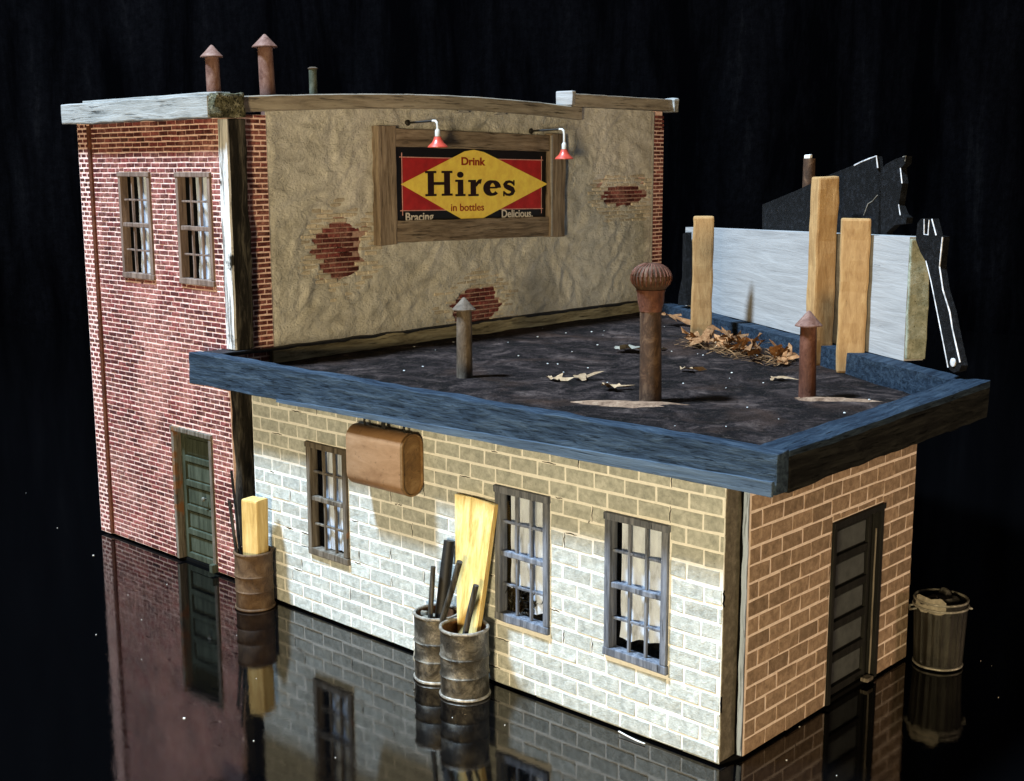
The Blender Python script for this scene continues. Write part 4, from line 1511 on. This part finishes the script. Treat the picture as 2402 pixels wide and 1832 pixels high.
# ------------------------------------------------------------------ rubbish can at the back corner
CX, CY, CR, CH = 0.475, 4.42, 0.335, 0.90
can = thing('rubbish_can', (CX, CY, FLOOR), 'ribbed dark metal rubbish can standing past the end of the block side wall', 'rubbish can')
m = MB()
rib = lambda a, z: 1 + 0.022 * (1 if math.sin(a * 22) > 0 else -1)
m.lathe((CX, CY, FLOOR), [(0.05, 0.03), (CR * 0.90, 0.03), (CR * 0.90, 0.07)], 88)
m.lathe((CX, CY, FLOOR), [(CR * 0.91, 0.07), (CR * 0.95, CH * 0.5), (CR, CH - 0.05)], 88, None, rfun=rib)
m.lathe((CX, CY, FLOOR), [(CR, CH - 0.05), (CR * 1.01, CH), (CR * 0.95, CH - 0.01), (CR * 0.86, 0.3)], 88)
m.build('body', 'can', can, smooth=True)
for zz, rr in ((0.035, CR * 0.915), (CH - 0.07, CR * 1.03), (CH + 0.012, CR * 1.0)):
    m = MB()
    m.lathe((CX, CY, FLOOR + zz), [(rr + 0.016 * math.cos(q * 0.785), 0.016 * math.sin(q * 0.785)) for q in range(9)], 48, None,
            rfun=lambda a, z: 1 + 0.02 * noise.noise(Vector((math.cos(a) * 2, math.sin(a) * 2, zz))))
    m.build('rim', 'can_rim', can, smooth=True)
for sx in (-1, 1):
    ca = math.atan2(RIGHT.y, RIGHT.x) + (0 if sx > 0 else math.pi)
    dx, dy = math.cos(ca), math.sin(ca)
    tx, ty = -dy, dx
    pts = [(CX + dx * (CR + o_) + tx * s_, CY + dy * (CR + o_) + ty * s_, FLOOR + z_) for (o_, s_, z_) in ((0.0, -0.07, 0.80), (0.05, -0.07, 0.79), (0.065, 0, 0.76), (0.05, 0.07, 0.79), (0.0, 0.07, 0.80))]
    m = MB()
    m.tube(pts, 0.014, 8)
    m.build('handle', 'can_rim', can, smooth=True)
rub = []
for i in range(16):
    a, q = random.uniform(0, 6.28), random.uniform(0, 0.20)
    m = MB()
    s0 = random.uniform(0.09, 0.16)
    c = (CX + q * math.cos(a), CY + q * math.sin(a), FLOOR + CH - 0.06 + random.uniform(-0.06, 0.07))
    m.rbox(c, (s0 * 1.3, s0, s0), Matrix.Rotation(random.uniform(0, 3), 3, (random.random(), random.random(), 0.4)), 0.02, (2, 2, 2), 0.06, 6)
    o = m.build('rubbish_lump', 'junk', origin=(CX, CY, FLOOR + CH))
    tag(o, 'crumpled black rubbish heaped in the ribbed metal can', 'rubbish', 'rubbish in the can')
m = MB()
ca = math.atan2(-RIGHT.y, -RIGHT.x) + 0.75
pts0, pts1 = [], []
for i in range(8):
    a = ca + (i / 7 - 0.5) * 1.3
    pts0.append(Vector((CX + CR * 1.035 * math.cos(a), CY + CR * 1.035 * math.sin(a), FLOOR + CH - 0.10 + 0.02 * math.sin(i * 2))))
    pts1.append(Vector((CX + CR * 0.99 * math.cos(a), CY + CR * 0.99 * math.sin(a), FLOOR + CH + 0.07 + 0.04 * math.sin(i * 2.3))))
loft(m, [pts0 + [p * 1.0 + Vector((0.012, 0, 0)) for p in reversed(pts0)], pts1 + [p * 1.0 + Vector((0.012, 0, 0)) for p in reversed(pts1)]])
tag(m.build('paper_scrap', 'paper', origin=(CX, CY, FLOOR + CH)), 'grubby torn paper scrap over the rim of the ribbed can', 'paper')

# ------------------------------------------------------------------ white board, posts and tools on the roof
bA = BR + bdir * 0.0 + bnrm * 0.02


def bp(s_, n_, z):
    """point on the back edge: s along it from the near corner, n towards the roof inside"""
    p = BR + bdir * s_ + bnrm * n_
    return Vector((p.x, p.y, z))


print('bnrm', bnrm, 'bdir', bdir)
bb_ = thing('white_board', bp(6.2, -0.15, 3.6), 'long white painted plank board standing on edge along the rear blue parapet', 'board')
m = MB()
bs0, bs1, bth = 1.98, 10.55, 0.30
for i in range(41):
    u = i / 40
    s_ = bs0 + (bs1 - bs0) * u
    zb = 3.765 - 0.155 * (s_ / 12.0) + 0.002
    zt = 5.47 + (5.22 - 5.47) * u
    for k in range(9):
        z = zb + (zt - zb) * k / 8
        m.v.append(bp(s_, 0.0 + 0.010 * noise.noise(Vector((s_, z, 3))), z))
        m.r.append(0)
for i in range(40):
    for k in range(8):
        q = i * 9 + k
        m.f.append((q, q + 9, q + 10, q + 1))
kk = len(m.v)
# back skin and edges
for i in (0, 40):
    s_ = bs0 + (bs1 - bs0) * i / 40
    zb = 3.765 - 0.155 * (s_ / 12.0) + 0.002
    zt = 5.47 + (5.22 - 5.47) * i / 40
    m.v += [bp(s_, -bth, zb), bp(s_, -bth, zt)]
    m.r += [0, 0]
m.f += [(kk, kk + 1, kk + 3, kk + 2)]
m.f += [tuple([i * 9 + 8 for i in range(41)] + [kk + 3, kk + 1])]
m.f += [tuple([i * 9 for i in range(41)] + [kk + 2, kk])]
m.f += [tuple([40 * 9 + k for k in range(9)] + [kk + 3, kk + 2])]
m.f += [tuple([k for k in range(9)] + [kk + 1, kk])]
m.build('face_board', 'board_white', bb_)
m = MB()
e0 = bp(bs0 - 0.02, 0.235, 0)
m.rbox((bp(bs0 - 0.035, -0.15, 4.60)), (0.06, bth, 1.68), frame_of(bdir), 0.02, (0, 2, 10), 0.022, 3.5)
m.build('end_edge', 'board_edge', bb_)


def post(px, py, z0_, z1_, w, d, rot, lean, label):
    m = MB()
    mm = Matrix.Rotation(lean[0], 3, 'X') @ Matrix.Rotation(lean[1], 3, 'Y') @ Matrix.Rotation(rot, 3, 'Z')
    H = z1_ - z0_
    m.rbox(Vector((px, py, z0_)) + mm @ Vector((0, 0, H / 2)), (w, d, H), mm, 0.035, (2, 2, 14), 0.020, 3.2)
    o = m.build('wood_post', 'post_wood', origin=(px, py, z0_))
    return tag(o, label, 'post')


post(-5.58, 7.62, RZ, 5.58, 0.36, 0.18, 0.60, (0, 0), 'short raw wood post beside the heap of dry leaves')
post(-2.62, 6.50, RZ, 6.28, 0.34, 0.30, 0.93, (0, 0), 'tallest raw wood post standing behind the red rusty pipe')
post(-1.84, 6.06, RZ, 5.68, 0.41, 0.22, 0.53, (0, 0), 'short raw wood post with pale streaks beside the tallest post')

# dark wedge-shaped metal panel fixed behind the board
def pxp(px, py, n_):
    """photo pixel to the upright plane n_ inside the back edge (used once to size the tools)"""
    r = FWD + RIGHT * ((px - 1201) / 2977) + DOWN * ((py - 916) / 2977)
    P = BR + bnrm * n_
    t_ = (P - CAM).dot(bnrm) / r.dot(bnrm)
    return CAM + r * t_


nb = -bth - 0.01
panel = thing('steel_panel', bp(4.5, nb, 4.6), 'black wedge shaped steel panel rising behind the white board', 'panel')
out = [(1788, 600), (1788, 480), (1868, 447), (1945, 410), (2055, 367), (2058, 395), (2062, 440), (2058, 600)]
m = MB()
m.prism([pxp(*p, nb) for p in out], -bnrm * 0.10)
m.build('wedge_plate', 'steel_dark', panel)
out2 = [(2066, 600), (2066, 400), (2078, 385), (2102, 372), (2125, 366), (2123, 384), (2112, 395), (2116, 430), (2108, 480), (2117, 503), (2127, 510), (2125, 524), (2098, 528), (2080, 545), (2078, 600)]
m = MB()
m.prism([pxp(*p, nb) for p in out2], -bnrm * 0.10)
m.build('end_bracket', 'steel_dark', panel)


def edge_line(name, pix, n_, r, parent, mat='steel_edge'):  # thin pale tubes painting rim light along the dark outlines
    m = MB()
    m.tube([pxp(*p, n_) for p in pix], r, 6)
    m.build(name, mat, parent, smooth=True)


edge_line('rim_light_line', [(2004, 388), (2020, 380), (2040, 372), (2056, 366), (2059, 394)], nb, 0.011, panel)
edge_line('rim_light_line', [(2112, 394), (2116, 430)], nb, 0.008, panel)
edge_line('rim_light_line', [(2108, 480), (2112, 505)], nb, 0.008, panel)
edge_line('rim_light_line', [(2118, 368), (2125, 366), (2123, 378)], nb, 0.008, panel, 'can_rim')
edge_line('rim_light_line', [(2026, 505), (2036, 478), (2046, 472), (2058, 458)], nb + 0.005, 0.007, panel, 'can_rim')

nw = 0.22
wrench = thing('wrench', bp(0.25, 0.12, 3.76), 'black fork headed wrench leaning on the end of the white board', 'wrench')
wo = [(2152, 524), (2160, 513), (2169, 512), (2168, 552), (2177, 552), (2180, 514), (2186, 513), (2196, 553), (2212, 555), (2207, 594), (2204, 626),
      (2212, 680), (2228, 732), (2236, 775), (2254, 858), (2250, 870), (2236, 874), (2226, 866), (2212, 800), (2200, 740), (2184, 660), (2176, 622), (2158, 590), (2148, 562)]
m = MB()
m.prism([pxp(*p, nw) for p in wo], -bnrm * 0.10)
m.build('tool_body', 'steel_dark', wrench)
edge_line('rim_light_line', [(2211, 556), (2207, 594), (2204, 626), (2212, 680), (2228, 732), (2234, 770), (2252, 850)], nw, 0.010, wrench)
edge_line('rim_light_line', [(2168, 514), (2168, 550), (2177, 551), (2180, 516)], nw, 0.009, wrench)
edge_line('rim_light_line', [(2186, 514), (2196, 552)], nw, 0.009, wrench)
edge_line('rim_light_line', [(2172, 612), (2184, 660), (2200, 740), (2212, 800), (2224, 862)], nw, 0.008, wrench)
m = MB()
c = pxp(2236, 850, nw + 0.005)
m.lathe(c, [(0.055, -0.01), (0.055, 0.012), (0.03, 0.02), (0.002, 0.021)], 16, frame_of((0, 0, 1), bnrm) @ Matrix.Identity(3), True)
m.build('rivet', 'steel_edge', wrench, smooth=True)

# dark slat at the far end of the board, thin dark pipe behind it
m = MB()
m.prism([pxp(*p, 0.20) for p in [(1602, 548), (1609, 545), (1609, 716), (1590, 716), (1592, 690), (1600, 650)]], -bnrm * 0.12)
tag(m.build('dark_slat', 'steel_dark', origin=bp(10.6, 0.4, 3.6)), 'narrow black slat propped at the far end of the white board', 'slat')
pp = pxp(1897, 420, nb - 0.12)
m = MB()
m.tube([(pp.x, pp.y, 3.65), (pp.x, pp.y, pp.z + 0.34)], 0.10, 16)
p = m.build('vent_pipe', 'rust_dark', annex, origin=(pp.x, pp.y, 3.65), smooth=True)
m = MB()
m.rbox((pp.x - 0.03, pp.y, pp.z + 0.37), (0.12, 0.08, 0.07), None, 0.02, (1, 1, 1), 0.015, 6)
m.build('cap_chip', 'crumb', p)

# ------------------------------------------------------------------ leaves and litter on the roof
def leaf(x, y, size, rot, seed, label, group, mat='leaf', z=RZ, tilt=0.25, lobes=5):
    rr = random.Random(seed)
    n = 22
    m = MB()
    tm = Matrix.Rotation(rr.uniform(-tilt, tilt), 3, 'X') @ Matrix.Rotation(rr.uniform(-tilt, tilt), 3, 'Y')
    v = []
    for ring in (0.0, 0.5, 1.0):
        for i in range(n):
            a = 2 * math.pi * i / n
            k = 0.62 + 0.30 * math.cos(a * lobes + rr.uniform(-.1, .1)) * (0.6 + 0.4 * math.cos(a)) + 0.12 * rr.uniform(-1, 1)
            k *= 0.75 + 0.35 * math.cos(a)
            k = max(0.18, k)
            u, w = size * ring * k * math.cos(a) * 1.25, size * ring * k * math.sin(a) * 0.85
            h = size * (0.22 * (ring * k) ** 2 * math.cos(2 * a + seed) + 0.10 * rr.uniform(-1, 1) * ring)
            v.append(Vector((u, w, h)))
    f = [(n + i, n + (i + 1) % n, 2 * n + (i + 1) % n, 2 * n + i) for i in range(n)]
    v = v[:1] + v[n:]
    f = [(1 + i, 1 + (i + 1) % n, 1 + n + (i + 1) % n, 1 + n + i) for i in range(n)] + [(0, 1 + i, 1 + (i + 1) % n) for i in range(n)]
    rz = Matrix.Rotation(rot, 3, 'Z')
    pts = [rz @ (tm @ p) for p in v]
    lo = min(p.z for p in pts)
    m.add([Vector((x, y, z - lo + 0.006)) + p for p in pts], f)
    o = m.build('dry_leaf', mat, origin=(x, y, z), smooth=True)
    return tag(o, label, 'leaf', group)


leaf(-4.68, 2.60, 0.26, 0.5, 11, 'tan dry leaf lying flat between the grey vent and the turbine pipe', 'loose leaves on the tar roof', 'leaf_pale', tilt=0.1)
leaf(-4.45, 2.90, 0.26, 0.8, 12, 'tan dry leaf lying flat between the grey vent and the turbine pipe', 'loose leaves on the tar roof', 'leaf_pale', tilt=0.1)
leaf(-3.55, 2.48, 0.30, 0.9, 13, 'curled tan leaf just left of the turbine pipe foot', None, 'leaf_pale', tilt=0.35)
leaf(-3.72, 4.52, 0.26, 0.6, 14, 'small pale leaf on the tar behind the turbine pipe', None, 'leaf_pale', tilt=0.1)
leaf(-2.30, 4.75, 0.24, 0.5, 15, 'small pale leaf beside the red capped pipe', None, 'leaf_pale', tilt=0.1)
leaf(-5.60, 5.55, 0.62, 1.2, 16, 'large grey curled leaf behind the turbine pipe', None, 'paper', tilt=0.5)
leaf(-7.2, 8.9, 0.45, 0.4, 17, 'dark brown curled leaf at the far roof corner near the stucco wall', None, 'leaf', tilt=0.4)
k = 0
for i in range(30):
    u = random.random()
    x = -5.35 + 2.35 * u + random.gauss(0, 0.10)
    back = BR.y + (BR.x - x) * (-(bdir.y / bdir.x)) * 1.0
    yline = 7.15 - 0.42 * (x + 5.2)
    y = yline + random.gauss(-0.10, 0.16)
    y = min(y, back - 0.62)
    big = i in (3, 9, 17, 22)
    pale = random.random() < 0.25
    leaf(x, y, (0.42 if big else random.uniform(0.17, 0.30)), random.uniform(0, 6.28), 100 + i,
         ('large ' if big else 'small ') + ('bleached' if pale else 'orange brown') + ' curled leaf in the heap under the white board', 'leaves heaped under the white board',
         'leaf_pale' if pale else 'leaf', RZ + random.uniform(0.0, 0.13) * math.exp(-((u - .5) ** 2) * 3), 0.9)
m = MB()
for i in range(420):
    u = random.random()
    x = -5.5 + 2.6 * u
    y = 7.1 - 0.42 * (x + 5.2) + random.gauss(-0.08, 0.20)
    back = BR.y + (BR.x - x) * (-(bdir.y / bdir.x))
    y = min(y, back - 0.45)
    c = Vector((x, y, RZ + abs(random.gauss(0.02, 0.06))))
    a = random.uniform(-0.6, 1.4)
    d = Vector((math.cos(a), math.sin(a), random.gauss(0, 0.22))) * random.uniform(0.06, 0.20)
    w = d.cross(Vector((0, 0, 1))).normalized() * 0.016
    up = Vector((0, 0, 0.012))
    m.add([c - d, c - d + w, c + w * 0.7 + up, c + d, c - w * 0.7 + up], [(0, 1, 2, 4), (2, 3, 4)], random.random())
o = m.build('leaf_litter', 'needle', kind='stuff')
o['label'] = 'dry needles and straw tangled under the white board'
o['category'] = 'litter'
m = MB()
pts = [(pxp, 0)]
for i in range(46):
    u, v = random.random(), random.random() ** 0.8
    p = (Vector((-8.7, 0.6, 0)).lerp(Vector((0.2, 0.2, 0)), u)).lerp(Vector((-8.7, 10.0, 0)).lerp(Vector((0.2, 4.2, 0)), u), v)
    s0 = random.uniform(0.006, 0.014) * (1.7 if random.random() < 0.15 else 1)
    m.rbox((p.x, p.y, RZ + 0.025), (s0 * 2.2, s0 * 1.6, s0), Matrix.Rotation(random.uniform(0, 3), 3, 'Z'), s0 * 0.3, (0, 0, 0), s0 * 0.5, 20)
o = m.build('roof_grit', 'crumb', kind='stuff')
o['label'] = 'white crumbs scattered over the tar roof'
o['category'] = 'grit'
# splinter at the foot of the white wall and dust on the table
m = MB()
m.rbox((-1.12, -0.10, FLOOR + 0.03), (0.40, 0.022, 0.012), Matrix.Rotation(-0.06, 3, 'Z') @ Matrix.Rotation(0.04, 3, 'Y'), 0.006, (5, 0, 0), 0.02, 4)
tag(m.build('splinter', 'sign_white', origin=(-1.12, -0.10, FLOOR)), 'white splinter lying on the black table at the foot of the white wall', 'splinter')
m = MB()
for i in range(90):
    p = Vector((random.uniform(-18, 6), random.uniform(-6, 9), FLOOR + 0.006))
    s0 = random.uniform(0.003, 0.007) * (2.2 if random.random() < 0.04 else 1)
    m.rbox(p, (s0 * 2, s0 * 1.5, s0), Matrix.Rotation(random.uniform(0, 3), 3, 'Z'), 0, (0, 0, 0), 0)
o = m.build('table_dust', 'crumb', kind='stuff')
o['label'] = 'fine dust specks on the black table'
o['category'] = 'dust'
